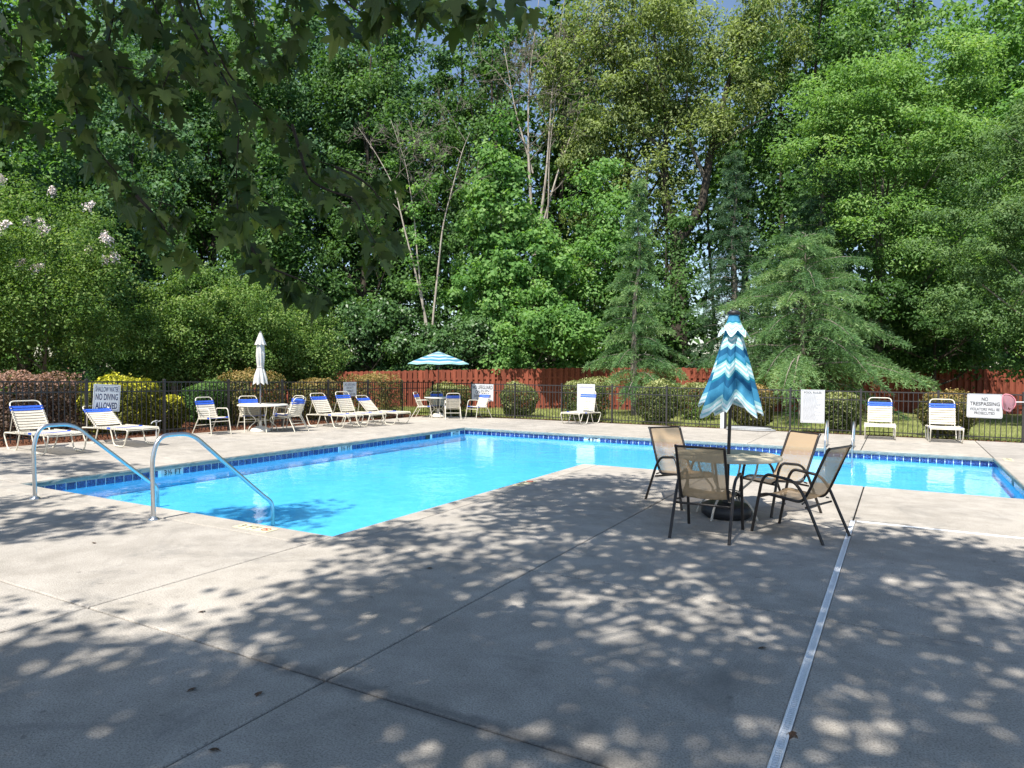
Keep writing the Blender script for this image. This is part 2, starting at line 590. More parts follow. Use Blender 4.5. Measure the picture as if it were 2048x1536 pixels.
def terrain():
    xs = np.concatenate([[-400, -150, -80], np.arange(-64, 44, 2.0), [60, 120, 400]])
    ys = np.concatenate([[-300, -120, -50], np.arange(-30, 70, 2.0), [90, 140, 400]])
    V = []; F = []
    for y in ys:
        for x in xs:
            dx = max(-16 - x, 0, x - 9); dy = max(y - 22, 0, -6 - y)
            d = math.hypot(dx, dy)
            z = -.22 + min(1, d / 8) * (.12 * sin(x * .31 + 1) + .12 * cos(y * .27)) * (1 if d > 0 else 0)
            V.append((x, y, z))
    nx = len(xs)
    hx = [i for i in range(nx - 1) if xs[i] >= -12 and xs[i + 1] <= 2]
    for j in range(len(ys) - 1):
        for i in range(nx - 1):
            if xs[i] >= -15 and xs[i + 1] <= 8 and ys[j] >= -6 and ys[j + 1] <= 20.5:
                continue
            F.append((j * nx + i, j * nx + i + 1, (j + 1) * nx + i + 1, (j + 1) * nx + i))
    MB().add(V, F, True).build('ground', M['litter'])
    bpy.data.objects['ground']['kind'] = 'structure'
terrain()

def sheet(name, pts, mat, z0, depth=.25, kind='structure'):
    """a slab of ground given by its outline (counter-clockwise) with sunk sides"""
    n = len(pts)
    V = [(p[0], p[1], (p[2] if len(p) > 2 else z0)) for p in pts] + [(p[0], p[1], z0 - depth) for p in pts]
    F = [tuple(range(n))] + [(i, i + n, (i + 1) % n + n, (i + 1) % n) for i in range(n)]
    o = MB().add(V, F).build(name, mat)
    o['kind'] = kind
    return o
RF_A = np.array([-26.6, 22.25]); RF_B = np.array([7.5, 37.0])      # ends of the red fence
sheet('lawn', [(-15.6, 21.45, -.035), (9, 21.45, -.02), (9, 37.4, .06), (RF_A[0] + 4, RF_A[1] + 1.6, -.06), (-20.5, 21.45, -.05)], M['deepgrass'], -.03, .3)
sheet('mulch_bed', [(-20.2, -2, .16), (-15.42, -2, .16), (-15.42, 8, .105), (-15.42, 21.4, -.05), (-20.2, 21.4, -.02), (-20.2, 8, .12)], M['mulch'], .0, .4)

deck = MB()
for (x0, x1, y0, y1) in ((-15.5, XL - .1, -5, 21.4), (XL - .1, 8, YF + .1, 21.4), (XL - .1, XI + .1, -5, YN - .1), (XI + .1, XR + .1, -5, YI - .1), (XR + .1, 8, -5, YF + .1)):
    z = -.085
    deck.add([(x0, y0, z), (x1, y0, z), (x1, y1, z), (x0, y1, z)], [(0, 1, 2, 3)])
deck = deck.build('pool_deck', M['joint'])
deck['kind'] = 'structure'

def slab(x0, x1, y0, y1, e=(0, 0, 0, 0)):
    """one cast slab, edges eased; e = extra overhang on -x,+x,-y,+y"""
    g = .0075
    x0 += g - e[0]; x1 += -g + e[1]; y0 += g - e[2]; y1 += -g + e[3]
    cx, cy = (x0 + x1) / 2, (y0 + y1) / 2
    V = []
    for (q, dz) in ((0, -.09), (0, -.010), (.004, -.003), (.012, 0)):
        for (x, y) in ((x0 + q, y0 + q), (x1 - q, y0 + q), (x1 - q, y1 - q), (x0 + q, y1 - q)):
            V.append((x - cx, y - cy, dz + deck_z(x, y)))
    F = [(12, 13, 14, 15)]
    for l in range(3):
        for i in range(4):
            j = (i + 1) % 4
            F.append((4 * l + i, 4 * l + j, 4 * l + 4 + j, 4 * l + 4 + i))
    return MB().add(V, F).build('slab', M['concrete'], deck, (cx, cy, 0))

DX = -.46
DW = .019
for (a, b) in ((-4, .4), (.4, 2.85), (2.85, 4.98), (4.98, YN)):
    for (x0, x1) in ((-15.45, -13.6), (-13.6, XL - .25), (XL - .25, -8.3), (-8.3, -5.11)):
        slab(x0, x1, a, b)
    if b < 4.9:
        for (x0, x1) in ((-5.11, -2.78), (-2.78, DX - DW), (DX + DW, 2), (2, 4.5), (4.5, 8)):
            slab(x0, x1, a, b)
for (x0, x1) in ((-5.11, -2.78), (-2.78, DX - DW), (DX + DW, 2), (2, 4.5), (4.5, 8)):
    slab(x0, x1, 2.85, 5.32)
slab(XI, -4.84, 5.32, YI)
slab(-4.84, -2.78, 5.32, YI); slab(-2.78, DX - DW, 5.32, 9.02); slab(-2.78, DX, 9.02, YI)
for (x0, x1) in ((DX + DW, XR), (XR, 4.5), (4.5, 8)):
    slab(x0, x1, 5.32, 9.02 - .012)
slab(DX, XR, 9.02 + .012, YI); slab(XR, 4.5, 9.02 + .012, YI); slab(4.5, 8, 9.02 + .012, YI)
for (y0, y1) in ((YI, 14.6), (14.6, YF)):
    slab(XR, 2.35, y0, y1); slab(2.35, 4.5, y0, y1); slab(4.5, 8, y0, y1)
for (y0, y1) in ((YN, 8.2), (8.2, 11.2), (11.2, 14.2), (14.2, YF), (YF, 21.36)):
    slab(-15.45, -13.4, y0, y1); slab(-13.4, XL, y0, y1)
for (x0, x1) in ((XL, -8.6), (-8.6, -5.8), (-5.8, -3.2), (-3.2, -.75), (-.75, XR), (XR, 4.5), (4.5, 8)):
    slab(x0, x1, YF, 21.36)

# pool shell
pool = empty('swimming_pool', (0, 0, 0)); pool['kind'] = 'structure'
LP = [(XL, YN), (XI, YN), (XI, YI), (XR, YI), (XR, YF), (XL, YF)]   # counter-clockwise
def off(P, d):
    """offset an axis aligned polygon outward by d"""
    out = []
    n = len(P)
    for i in range(n):
        a, b, c = P[i - 1], P[i], P[(i + 1) % n]
        t1 = (b[0] - a[0], b[1] - a[1]); t2 = (c[0] - b[0], c[1] - b[1])
        l1 = math.hypot(*t1); l2 = math.hypot(*t2)
        n1 = (t1[1] / l1, -t1[0] / l1); n2 = (t2[1] / l2, -t2[0] / l2)
        out.append((b[0] + d * (n1[0] + n2[0]), b[1] + d * (n1[1] + n2[1])))
    return out
WALL = off(LP, .035)
def ring(P, za, zb, mat, name, parent):
    n = len(P)
    V = [(x, y, zb) for x, y in P] + [(x, y, za) for x, y in P]
    F = [(i, i + n, (i + 1) % n + n, (i + 1) % n) for i in range(n)]
    return MB().add(V, F).build(name, mat, parent)
DEPTH = -.40
ring(WALL, -.205, DEPTH, M['plaster'], 'wall', pool)
ring(WALL, -.085, -.205, M['grout'], 'grout_band', pool)
fl = MB()
for (x0, x1, y0, y1) in ((WALL[0][0], WALL[1][0], WALL[0][1], WALL[2][1]), (WALL[0][0], WALL[3][0], WALL[2][1], WALL[4][1])):
    fl.add([(x0, y0, DEPTH), (x1, y0, DEPTH), (x1, y1, DEPTH), (x0, y1, DEPTH)], [(0, 1, 2, 3)])
fl.build('floor', M['plaster'], pool)
for k, (dy, dz) in enumerate(((.45, -.30),)):
    s = MB().box((( -10.6 + XI) / 2 - .02, WALL[0][1] + dy / 2 + .01, (dz + DEPTH) / 2), (XI + 10.6, dy, dz - DEPTH)).build('step', M['plaster'], pool)
    MB().box(((-10.6 + XI) / 2 - .02, WALL[0][1] + dy + .012, dz - .035), (XI + 10.6, .02, .075)).build('trim', M['stepblue'], s)
# coping lip along each edge
C0 = off(LP, -.012)
cp = [(C0[i], C0[(i + 1) % 6]) for i in range(6)]
for (a, b) in cp:
    L = math.hypot(b[0] - a[0], b[1] - a[1]); ux, uy = (b[0] - a[0]) / L, (b[1] - a[1]) / L
    nx, ny = uy, -ux
    n = max(2, int(L / .09))
    V = []; F = []
    for i in range(n + 1):
        t = L * i / n
        for (d, z) in ((.03, -.012), (.006, -.014), (0, -.03), (0.002, -.068), (.05, -.072)):
            jd = RNG.uniform(-.005, .005); jz = RNG.uniform(-.004, .004)
            dd = d + jd if d < .02 else d
            V.append((a[0] + ux * t + nx * dd, a[1] + uy * t + ny * dd, z + (jz if z > -.05 else 0)))
    for i in range(n):
        for k in range(4):
            F.append((i * 5 + k, (i + 1) * 5 + k, (i + 1) * 5 + k + 1, i * 5 + k + 1))
    MB().add(V, F).build('coping', M['coping'], pool)

# waterline tiles, one object each along the walls in view
tile_me = MB().box((0, 0, 0), (.139, .012, .110), 0, .003).mesh('tile', M['tile'])
half_me = MB().box((0, 0, 0), (.139, .012, .110), 0, .003).mesh('tile', M['tile'])
skipsL = [(7.65, 8.05), (12.10, 12.50), (16.75, 17.10), (15.45, 15.66)]
skipsF = [(-7.41, -7.05)]
P6 = .1545
tz = -.146
nt_ = 0
y = YN + .06
while y < YF - .0:
    c = y + P6 / 2
    if not any(a - .03 < c < b + .03 for a, b in skipsL):
        link('tile', tile_me, pool, (WALL[0][0] + .002, c, tz), (0, 0, pi / 2)); nt_ += 1
    y += P6
x = XL + .0
while x < XR:
    c = x + P6 / 2
    if not any(a - .03 < c < b + .03 for a, b in skipsF):
        link('tile', tile_me, pool, (c, WALL[4][1] - .002, tz), (0, 0, 0)); nt_ += 1
    x += P6
y = YI + .05
while y < YF:
    link('tile', tile_me, pool, (WALL[3][0] - .002, y + P6 / 2, tz), (0, 0, pi / 2)); nt_ += 1
    y += P6
rest = MB()
x = XI + .1
while x < XR - .1:
    rest.box((x + P6 / 2, YI - .03, tz), (.143, .012, .112)); x += P6
y = YN
while y < YI - .1:
    rest.box((XI + .03, y + P6 / 2, tz), (.012, .143, .112)); y += P6
x = XL
while x < XI - .1:
    rest.box((x + P6 / 2, YN - .033, tz), (.143, .012, .112)); x += P6
o = rest.build('tiles', M['tile'], pool); o['kind'] = 'stuff'

# depth markers on the walls and deck
def wall_marker(loc, rz, body, w, h=.125):
    p = MB().box((0, 0, 0), (w, .012, h), 0, .002).build('depth_marker', M['white'], pool, loc, (0, 0, rz))
    link('lettering', text_mesh(body, M['inkblack'], w * .80, h * .74, .02, .0085), p)
wx = WALL[0][0] + .003
wall_marker((wx, 7.85, -.142), pi / 2, '3½ FT', .42)
wall_marker((wx, 12.30, -.142), pi / 2, '3½ FT', .42)
wall_marker((wx, 16.93, -.142), pi / 2, '4 FT', .36)
wall_marker((-7.23, WALL[4][1] - .003, -.142), 0, '4 FT', .36)
MB().box((wx - .004, 15.555, -.142), (.02, .20, .125)).build('skimmer_opening', M['black'], pool)  # solid black block paints the shade inside the opening
MB().box((WALL[3][0] - .001, 14.7, -.142), (.02, .22, .125)).build('skimmer_opening', M['black'], pool)
def deck_marker(loc, rz, w, d, body, sym=True):
    p = MB().box((0, 0, 0), (w, d, .006), 0, .001).build('depth_marker', M['markyellow'], deck, loc, (0, 0, rz))
    me = text_mesh(body, M['inkblack'], w * (.55 if sym else .8), d * .62, .012, .0)
    link('lettering', me, p, (-w * .16 if sym else 0, 0, .0042), (-pi / 2, 0, 0))
    if sym:
        pts = [(.05 * cos(a), .05 * sin(a), 0) for a in np.linspace(0, 2 * pi, 17)]
        mb = MB().tube(pts, .006, 4, False)
        mb.tube([(-.035, .035, 0), (.035, -.035, 0)], .006, 4)
        mb.tube([(-.03, -.01, 0), (.0, .012, 0), (.028, -.004, 0)], .005, 4)
        mb.build('symbol', M['inkred'], p, (w * .33, 0, .004))
deck_marker((-6.08, 5.17, .0035), 0, .52, .17, '3 FT')
deck_marker((-4.985, 9.32, .0035), pi / 2, .50, .16, '4 FT')
deck_marker((1.92, 17.05, .0035), -pi / 2, .44, .15, '4 FT', False)

# water surface
w = MB()
wp = WALL
w.add([(wp[0][0], wp[0][1], WZ), (wp[1][0], wp[1][1], WZ), (wp[1][0], wp[2][1], WZ), (wp[3][0], wp[2][1], WZ), (wp[4][0], wp[4][1], WZ), (wp[0][0], wp[4][1], WZ), (wp[0][0], wp[2][1], WZ)],
      [(0, 1, 2, 6), (6, 2, 3, 4, 5)])
w = w.build('water', M['water']); w['kind'] = 'structure'

# slotted trench drain in the deck
def drain(name, loc, rz, L, label, nsl, w=.049):
    d = empty(name, loc, rz, label, 'drain', 'slotted drains in the deck')
    MB().box((L / 2, 0, -.03), (L, w, .02)).build('channel', M['joint'], d)
    for s in (-1, 1):
        MB().box((L / 2, s * (w / 2 - .005), -.0060), (L, .010, .022), 0, .002).build('edge_strip', M['drainwhite'], d)
    me = MB().box((0, 0, -.006 - .0085 + .0045), (.0170, w - .018, .017)).mesh('slat', M['drainwhite'])
    for i in range(nsl):
        link('slat', me, d, (L - .012 - i * .0222, 0, 0))
    if L > nsl * .0222 + .1:
        mb = MB(); x = L - .012 - nsl * .0222
        while x > 0:
            mb.box((x, 0, -.0095), (.0150, w - .018, .017)); x -= .0222
        o = mb.build('slats', M['drainwhite'], d); o['kind'] = 'stuff'
drain('trench_drain', (DX, -1.0, 0), pi / 2, 10.05, 'white slotted drain running away from the camera across the shaded deck', 290)
drain('trench_drain', (7.0, 9.02, 0), pi, 7.42, 'white slotted drain running rightwards from beside the brown chairs', 60, .034)
# ---------------------------------------------------------------- black metal pool fence
fence = empty('metal_fence', (-15.5, 21.5, 0), 0, 'low dark metal picket fence enclosing the pool deck on two sides', 'fence')
def FX(p): return (p[0] + 15.5, p[1] - 21.5, p[2])
post_me = {}
def fence_post(x, y, zb, zt):
    h = round(zt - zb, 2)
    if h not in post_me:
        mb = MB().box((0, 0, h / 2), (.052, .052, h), 0, .003)
        mb.box((0, 0, h + .008), (.062, .062, .014), 0, .003)
        mb.add([(-.026, -.026, h + .015), (.026, -.026, h + .015), (.026, .026, h + .015), (-.026, .026, h + .015), (0, 0, h + .032)],
               [(0, 1, 4), (1, 2, 4), (2, 3, 4), (3, 0, 4)])
        post_me[h] = mb.mesh('fence_post', M['fencemetal'])
    link('fence_post', post_me[h], fence, FX((x, y, zb)))
pick_cache = {}
picks = []
def fence_panel(a, b, za, zb, ta, tb, r2):
    """a,b post positions; za,zb ground; ta,tb top heights"""
    a = np.array(a); b = np.array(b)
    L = np.linalg.norm(b - a); u = (b - a) / L
    ang = math.atan2(u[1], u[0])
    for (fa, fb, hh) in ((ta - .016, tb - .016, .03), (ta - r2, tb - r2, .026), (za + .13, zb + .13, .026)):
        V = []
        for (p, z) in ((a, fa), (b, fb)):
            for (s, dz) in ((-1, -1), (1, -1), (1, 1), (-1, 1)):
                q = p + np.array([-u[1], u[0]]) * .0135 * s
                V.append(FX((q[0], q[1], z + dz * hh / 2)))
        MB().add(V, [(0, 1, 5, 4), (1, 2, 6, 5), (2, 3, 7, 6), (3, 0, 4, 7)]).build('rail', M['fencemetal'], fence)
    n = 15
    for i in range(n):
        t = (i + 1) / (n + 1)
        p = a + (b - a) * t
        zl = za + (zb - za) * t + .05; zh = ta + (tb - ta) * t - .03
        picks.append((p[0], p[1], zl, zh, ang))
# right run (parallel to the pool's far wall)
RP = [(2.71 + 1.83 - 1.83 * k, 21.5) for k in range(11)] + [(-15.52, 21.5)]
for k, p in enumerate(RP):
    fence_post(p[0], p[1], -.08, 1.245)
for k in range(len(RP) - 1):
    fence_panel(RP[k], RP[k + 1], -.03, -.03, 1.215, 1.215, .25)
LPP = [(-15.52, 21.5 - 1.835 * k) for k in range(12)]
def ltop(y): return 1.24 + (21.5 - y) * .0135
for k, p in enumerate(LPP):
    if k: fence_post(p[0], p[1], deck_z(*p) - .04, ltop(p[1]) + .03)
for k in range(len(LPP) - 1):
    a, b = LPP[k], LPP[k + 1]
    fence_panel(a, b, deck_z(*a) - .0, deck_z(*b) - .0, ltop(a[1]), ltop(b[1]), .235)
picks.sort(key=lambda p: p[0] ** 2 + p[1] ** 2 + (2000 if (p[0] > 2.9 or (p[0] < -15.4 and p[1] < 7.2)) else 0))
mb = MB()
for i, (x, y, a, b, ang) in enumerate(picks):
    if i < 298:
        h = round(b - a, 2)
        if h not in pick_cache:
            pick_cache[h] = MB().box((0, 0, h / 2), (.0165, .0165, h)).mesh('picket', M['fencemetal'])
        link('picket', pick_cache[h], fence, FX((x, y, a)), (0, 0, ang))
    else:
        mb.box(FX((x, y, (a + b) / 2)), (.0165, .0165, b - a), ang)
o = mb.build('pickets', M['fencemetal'], fence); o['kind'] = 'stuff'

# ---------------------------------------------------------------- red wooden fence behind the lawn
rf = empty('wooden_fence', (RF_A[0], RF_A[1], 0), math.atan2(*(RF_B - RF_A)[::-1]), 'tall red stained shadowbox fence behind the lawn and shrubs', 'fence')
RL = float(np.linalg.norm(RF_B - RF_A))
def rf_top(s):
    t = s / RL
    return 1.42 + .44 * min(1, t / .45) ** .8 + .10 * max(0, t - .45)
PH = 1.98
def picket_mesh(w, h):
    c = .028
    P = [(-w / 2, 0), (w / 2, 0), (w / 2, h - c), (w / 2 - c, h), (-w / 2 + c, h), (-w / 2, h - c)]
    V = [(x, -.009, z) for x, z in P] + [(x, .009, z) for x, z in P]
    n = 6
    F = [tuple(range(n)), tuple(range(2 * n - 1, n - 1, -1))] + [(i, i + n, (i + 1) % n + n, (i + 1) % n) for i in range(n)]
    return MB().add(V, F).mesh('picket', M['redwood'])
pk = [picket_mesh(.148, PH), picket_mesh(.142, PH), picket_mesh(.152, PH)]
s = .1; i = 0
while s < RL:
    z = rf_top(s) - PH
    link('picket', pk[i % 3], rf, (s, -.032 + RNG.uniform(-.003, .003), z + RNG.uniform(-.012, .012)), (RNG.uniform(-.008, .008), RNG.uniform(-.008, .008), RNG.uniform(-.02, .02)))
    link('picket', pk[(i + 1) % 3], rf, (s + .127, .032, z - .02 + RNG.uniform(-.012, .012)), (0, RNG.uniform(-.008, .008), 0))
    s += .254; i += 1
for dz in (-.42, -1.0, -1.62):
    s = 0
    while s < RL - .01:
        e = min(RL, s + 2.44)
        za, zb = rf_top(s) + dz, rf_top(e) + dz
        V = []
        for (x, z) in ((s, za), (e, zb)):
            V += [(x, -.021, z - .042), (x, .021, z - .042), (x, .021, z + .042), (x, -.021, z + .042)]
        MB().add(V, [(0, 1, 5, 4), (1, 2, 6, 5), (2, 3, 7, 6), (3, 0, 4, 7), (0, 3, 2, 1), (4, 5, 6, 7)]).build('rail', M['redwood'], rf)
        s = e

# ---------------------------------------------------------------- signs hanging on the pool fence
def sign(loc, rz, w, h, lines, label, mat='white', ink='inkblue', border=True, tilt=0.0, rounded=False):
    t = empty('sign', loc, rz, label, 'sign', 'signs hung on the pool fence')
    t.rotation_euler = (0, tilt, rz)
    if rounded:
        r = .045; P = []
        for (cx, cz, a0) in ((w / 2 - r, h / 2 - r, 0), (-w / 2 + r, h / 2 - r, pi / 2), (-w / 2 + r, -h / 2 + r, pi), (w / 2 - r, -h / 2 + r, 1.5 * pi)):
            for k in range(6):
                a = a0 + k * pi / 10
                P.append((cx + r * cos(a), cz + r * sin(a)))
        n = len(P)
        V = [(x, -.002, z) for x, z in P] + [(x, .002, z) for x, z in P]
        F = [tuple(range(n - 1, -1, -1)), tuple(range(n, 2 * n))] + [(i, (i + 1) % n, (i + 1) % n + n, i + n) for i in range(n)]
        MB().add(V, F).build('board', M[mat], t)
        P2 = [(x * .965, -.0035, z * .955) for x, z in P]; P2.append(P2[0])
        MB().tube(P2, .0028, 4, False).build('border', M[ink], t)
    else:
        MB().box((0, 0, 0), (w, .006, h), 0, .001).build('board', M[mat], t)
        if border:
            b = MB()
            q = .022
            for (cx, cz, dx, dz) in ((0, h / 2 - q, w - 2 * q, .006), (0, -h / 2 + q, w - 2 * q, .006), (w / 2 - q, 0, .006, h - 2 * q - .007), (-w / 2 + q, 0, .006, h - 2 * q - .007)):
                b.box((cx, -.0038, cz), (dx, .0012, dz))
            b.build('border', M[ink], t)
    for (body, z, tw, th, bold, k) in lines:
        link('lettering', text_mesh(body, M[k or ink], tw, th, bold, .0048), t, (0, 0, z))
    bm = MB()
    for sx in (-1, 1):
        for sz in (-1, 1):
            bm.lathe([(.008, 0), (.008, .002)], (sx * (w / 2 - .05), sz * (h / 2 - .04), 0), 8)
    bm.v = [(x, -.0034 - z, y) for x, y, z in bm.v]
    bm.build('bolt', M['inkgrey'], t)
    return t
sign((-15.47, 9.07, 1.035), pi / 2, .60, .60, [('SHALLOW WATER', .19, .52, .115, .016, None), ('NO DIVING', .02, .50, .145, .022, None), ('ALLOWED', -.175, .49, .145, .022, None)],
     'white sign reading shallow water no diving allowed, behind the low lounger', 'whiteboard', tilt=.06)
sign((-15.475, 16.92, 1.06), pi / 2, .60, .46, [('NO LIFEGUARD', .15, .50, .075, .012, None), ('ON DUTY', .045, .32, .075, .012, None), ('SWIM AT', -.06, .30, .07, .012, None), ('YOUR OWN RISK', -.16, .50, .065, .010, None)],
     'small greyish no lifeguard sign behind the lounger backrests', 'greywhite', 'inkgrey', False)
sign((-13.265, 21.465, .885), 0, .92, .61, [('NO LIFEGUARD', .19, .86, .135, .014, None), ('ON DUTY', .02, .60, .125, .014, None), ('SWIM AT YOUR', -.13, .74, .11, .012, None), ('OWN RISK', -.25, .50, .09, .010, None)],
     'larger white no lifeguard on duty sign beside the open umbrella', 'white', 'inkblack', False)
t = sign((-9.19, 21.465, .80), 0, .64, .93, [], 'plain white board with faded lavender heading behind a lounger', 'white', 'lavender', False)
MB().box((0, -.0038, .36), (.50, .0012, .05)).build('heading', M['lavender'], t)
b = MB()
for k in range(13):
    b.box((0.0 - RNG.uniform(0, .05), -.0038, .28 - k * .045), (.44 - RNG.uniform(0, .12), .0012, .006))
b.build('print_line', M['greywhite'], t)
t = sign((-2.18, 21.465, .75), 0, .63, .95, [('POOL RULES', .395, .46, .06, .02, 'inkblack')], 'tall white pool rules notice hung on the fence beside the ladder', 'white', 'inkgrey', True)
b = MB()
b.box((0, -.0038, .352), (.50, .0012, .004))
for k in range(23):
    w = RNG.uniform(.30, .49)
    x = -.25
    while x < -.25 + w:
        l = RNG.uniform(.02, .07)
        b.box((x + l / 2, -.0038, .325 - k * .0325), (l, .0012, .010)); x += l + .010
b.build('print_line', M['inkgrey'], t)
sign((1.897, 21.462, .895), .0, .77, .62, [('NO', .175, .14, .10, .02, 'inkblack'), ('TRESPASSING', .055, .64, .10, .02, 'inkblack'), ('VIOLATORS WILL BE', -.085, .64, .075, .018, 'inkblack'), ('PROSECUTED', -.185, .44, .075, .018, 'inkblack')],
     'white no trespassing sign with rounded corners at the right end of the fence', 'white', 'inkgrey', True, .012, True)

# leaf skimmer net hooked over the fence beside the sign
t = empty('skimmer_net', (2.42, 21.42, .97), 0, 'pink leaf skimmer net on a white pole hooked on the fence', 'pool net')
P = [(-.16, 0, .20), (-.10, 0, .245), (.02, 0, .225), (.10, 0, .13), (.125, 0, .05), (.11, 0, -.05), (.04, 0, -.155), (-.07, 0, -.19), (-.13, 0, -.14), (-.155, 0, 0)]
P = fillet(P + P[:2], .05, 3)
MB().tube(P, .012, 6, False).build('rim', M['netrim'], t)
V = []; F = []
rows = 6; nn = 20
idx = np.linspace(0, len(P) - 4, nn).astype(int)
for r_ in range(rows):
    f = r_ / (rows - 1)
    for k in idx:
        p = P[k]
        V.append((p[0] * (1 - .8 * f) - .01 + .02 * sin(k * 2.1) * f, .01 - .10 * sin(f * 1.4), p[2] * (1 - .75 * f) - .15 * f + .03 * sin(k * 1.3) * f))
for r_ in range(rows - 1):
    for k in range(nn):
        j = (k + 1) % nn
        F.append((r_ * nn + k, r_ * nn + j, (r_ + 1) * nn + j, (r_ + 1) * nn + k))
MB().add(V, F, True).build('net', M['netm'], t)
MB().tube([(.115, 0, .045), (.3, 0, .05), (2.0, 0, .04)], .0145, 8).build('pole', M['white'], t)

# ---------------------------------------------------------------- steel rails
def handrail(x, pts, label):
    t = empty('handrail', (x, pts[0][0], 0), 0, label, 'handrail', 'steel handrails at the pool steps')
    P = fillet([(0, y - pts[0][0], z) for y, z in pts], .16, 7)
    MB().tube(P, .0245, 14).build('tube', M['steel'], t)
    MB().lathe([(.060, .001), (.060, .012), (.052, .022), (.030, .030), (.027, .045)], (0, 0, 0), 20).build('flange', M['steel'], t)
RAILP = [(4.86, 0), (4.845, .72), (4.93, .955), (5.34, .955), (6.42, .03), (6.57, -.08), (6.58, -.39)]
handrail(-7.39, RAILP, 'nearer curved steel handrail leading down into the pool, beside the 3 FT marker')
handrail(-9.85, [(y - .03, z) for y, z in RAILP], 'farther curved steel handrail at the left corner of the pool')
lad = empty('pool_ladder', (-1.2, 17.35, 0), 0, 'chrome pool ladder at the far wall beside the pool rules notice', 'ladder')
for sx in (-.28, .28):
    P = fillet([(sx, .62, 0), (sx, .60, .46), (sx, .48, .60), (sx, .25, .58), (sx, -.10, .18), (sx, -.12, -.39)], .14, 6)
    MB().tube(P, .021, 10).build('rail', M['steel'], lad)
    MB().lathe([(.045, .001), (.045, .012), (.025, .022)], (sx, .62, 0), 14).build('flange', M['steel'], lad)
for z in (-.30,):
    MB().box((0, -.12, z), (.56, .09, .025), 0, .006).build('rung', M['steel'], lad)

# ---------------------------------------------------------------- white strap furniture
def strap_box(mb, a, b, w, n, th=.006):
    """a flat strap from a to b, width w along direction n"""
    a = np.array(a, float); b = np.array(b, float); n = np.array(n, float); n /= np.linalg.norm(n)
    d = (b - a) / np.linalg.norm(b - a)
    up = np.cross(d, n); V = []
    m = (a + b) / 2 - up * .008 * (1 if up[2] >= 0 else -1)
    for p in (a, m, b):
        for (i, j) in ((-1, -1), (1, -1), (1, 1), (-1, 1)):
            V.append(p + n * i * w / 2 + up * j * th / 2)
    F = [(0, 1, 2, 3), (11, 10, 9, 8)]
    for l in (0, 4):
        for k in range(4):
            q = (k + 1) % 4
            F.append((l + k, l + 4 + k, l + 4 + q, l + q))
    mb.add(V, F)
def strap(parent, p, hw, n, blue, w):
    """one vinyl strap wrapped round both rails"""
    mb = MB()
    strap_box(mb, (p[0], -hw, p[2]), (p[0], hw, p[2]), w, n)
    for s in (-1, 1):
        mb.box((p[0], s * (hw + .004), p[2]), (w * .95 if abs(n[0]) > .7 else .034, .030, w * .95 if abs(n[2]) > .7 else .034))
    mb.build('strap', M['strapb' if blue else 'strapc'], parent)

def make_chaise(deg, label, ln=.86):
    t = empty('chaise_lounge', (0, 0, 0), 0, label, 'lounger', 'white strap loungers around the pool')
    W = .345
    BW = .275
    for s in (-1, 1):
        y = s * W
        P = fillet([(-.98 * ln + .62, y, .325), (-.98 * ln + .56, y, .16), (-.98 * ln + .48, y * .98, .012), (-.98 * ln + .16, y * .98, .012), (-.98 * ln, y, .335), (-.5 * ln, y, .345), (.3 * ln, y, .35), (.98 * ln, y, .36), (.98 * ln - .14, y, .012), (.98 * ln - .48, y, .012), (.98 * ln - .61, y, .34)], .09, 5)
        MB().tube(P, .0135, 8).build('side_frame', M['cream'], t)
    c, sn = cos(R(deg)), sin(R(deg))
    px, pz = -.98 * ln + .42 * (ln / .82), .365
    LB = .70
    P = fillet([(px, -BW, pz), (px - LB * c, -BW, pz + LB * sn), (px - LB * c, BW, pz + LB * sn), (px, BW, pz)], .11, 6)
    MB().tube(P, .0135, 8).build('back_frame', M['cream'], t)
    q = .48
    mb = MB()
    for s in (-1, 1):
        mb.tube([(px - q * c, s * (BW - .025), pz + q * sn), (max(px - q * c - .22, -.93 * ln), s * (BW - .025), .345)], .008, 6)
    xq = max(px - q * c - .22, -.93 * ln)
    mb.tube([(xq, -W, .345), (xq, W, .345)], .009, 6)
    mb.build('prop_stand', M['cream'], t)
    for x in (px - .06, .2 * ln, .95 * ln):
        MB().tube([(x, -W, .342), (x, W, .342)], .010, 6).build('cross_bar', M['cream'], t)
    n = (c, 0, -sn) if False else (-c, 0, sn)
    d = .06
    k = 0
    while d < LB - .11:
        blue = d > LB - .11 - .115
        strap(t, (px - d * c + .0, 0, pz + d * sn + .012), BW, n, blue, .046)
        d += .0615; k += 1
    x = px + .07; k = 0
    while x < .93 * ln:
        strap(t, (x, 0, .368), W, (1, 0, 0), k in (8, 9), .046)
        x += .0615; k += 1
    return t
def chaise(deg, x, y, face, label, ln=.86):
    t = make_chaise(deg, label, ln)
    t.location = (x, y, deck_z(x, y)); t.rotation_euler = (0, 0, R(face))
chaise(56, -14.44, 7.27, -1, 'white strap lounger with upright back, nearest the left end of the fence')
chaise(37, -14.56, 8.82, 0, 'white strap lounger with low reclined back before the shallow water sign')
chaise(58, -14.45, 15.15, -4, 'white strap lounger with raised back, first beyond the white table')
chaise(64, -14.4, 16.1, -3, 'white strap lounger with the steepest back, middle one of three side by side')
chaise(44, -14.3, 17.15, 2, 'white strap lounger with lower back, last of three before the open umbrella')
chaise(78, -9.05, 20.75, -99, 'white strap lounger turned slightly, before the white lavender headed board', .70)
chaise(78, -.46, 20.75, -88, 'white strap lounger facing the pool, between the ladder and another lounger', .64)
chaise(78, .98, 20.75, -86, 'white strap lounger facing the pool, beside the no trespassing sign', .64)

